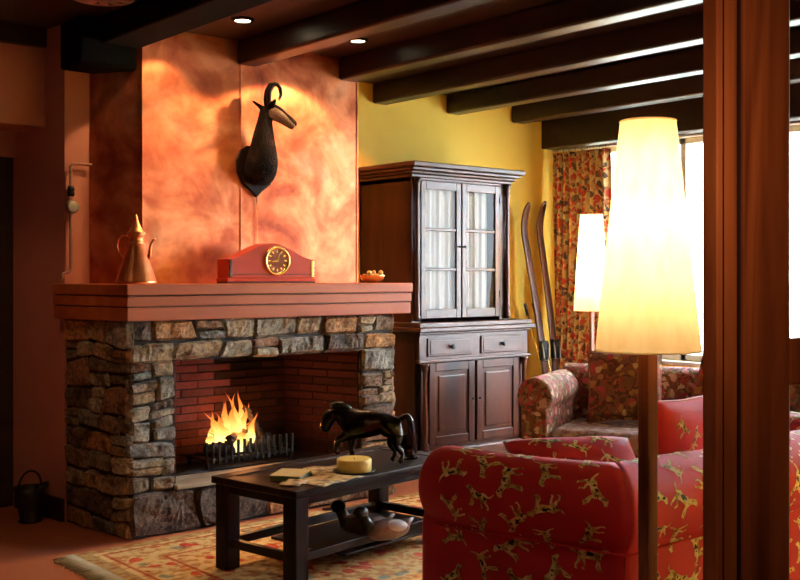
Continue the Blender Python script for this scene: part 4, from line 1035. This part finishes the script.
# ------------------------------------------------------------------ door post and glazed door in the foreground
struct(MB().box(1.674, 1.741, 1.067, 1.098, 0, ZC).build('trim_2', M['post'], None, .003))
struct(MB().box(1.680, 1.770, 1.078, 1.094, 0, ZC).box(1.6915, 1.6945, 1.0655, 1.07, 0, ZC).build('trim_3', M['postdark']))
struct(MB().box(2.85, XR, 1.06, 1.17, 0, ZC).build('wall_partition', M['yellow']))
dd = bpy.data.objects.new('door_1', None); C.objects.link(dd); dd.location = (1.78, 1.09, 0); struct(dd)
mb = MB(dd.location); mb.box(1.772, 1.938, 1.072, 1.106, .01, 2.6); mb.build('door_stile', M['post'], dd, .003)
mb = MB(dd.location); mb.box(2.68, 2.845, 1.072, 1.106, .01, 2.6); mb.build('door_stile', M['post'], dd, .003)
for z0, z1 in ((.01, .22), (1.185, 1.277), (2.5, 2.6)): MB(dd.location).box(1.938, 2.68, 1.075, 1.103, z0, z1).build('door_rail', M['post'], dd, .003)
for z0, z1 in ((.22, 1.185), (1.277, 2.5)):
    o = MB(dd.location).box(1.938, 2.68, 1.087, 1.091, z0, z1).build('glass_pane', M['glass'], dd)
    mb = MB(dd.location); mb.box(1.936, 1.945, 1.076, 1.102, z0, z1); mb.box(2.673, 2.682, 1.076, 1.102, z0, z1); mb.build('glazing_bead', M['white'], dd)

lamp('near_room_lamp', 'POINT', (1.50, .70, 1.62), 7, (1,.60,.32), None, shadow_soft_size=.12)

# ------------------------------------------------------------------ garden shrubs seen through the glass
rn = random.Random(9)
base_leaf = None
for i, (x, y, h_, lb) in enumerate(((10.6, 4.9, 2.7, 'green garden shrub outside, seen through the door glass'), (11.0, 2.6, 2.9, 'green garden shrub outside further to the right'))):
    t = thing('garden_shrub', (x, y, -.12), lb, 'shrub', 0, 'shrubs outside the window')
    mb = MB()
    for k in range(2600):
        a = rn.uniform(0, 2*PI); q = rn.random(); rad = .75*math.sqrt(rn.random())*(1-.5*q); c = Vector((rad*math.cos(a), rad*math.sin(a), .25+(h_-.25)*q))
        d1 = Vector((rn.gauss(0,1), rn.gauss(0,1), rn.gauss(0,1))).normalized()*.07; d2 = d1.orthogonal().normalized()*.028
        mb.F((mb.V(c-d1), mb.V(c+d2), mb.V(c+d1), mb.V(c-d2)))
    mb.build('foliage', M['leaf'], t)
    MB().tube([(0,0,0), (.03,0,.6), (0,.03,h_*.8)], [.05,.04,.01], 10).build('stem', M['log'], t)
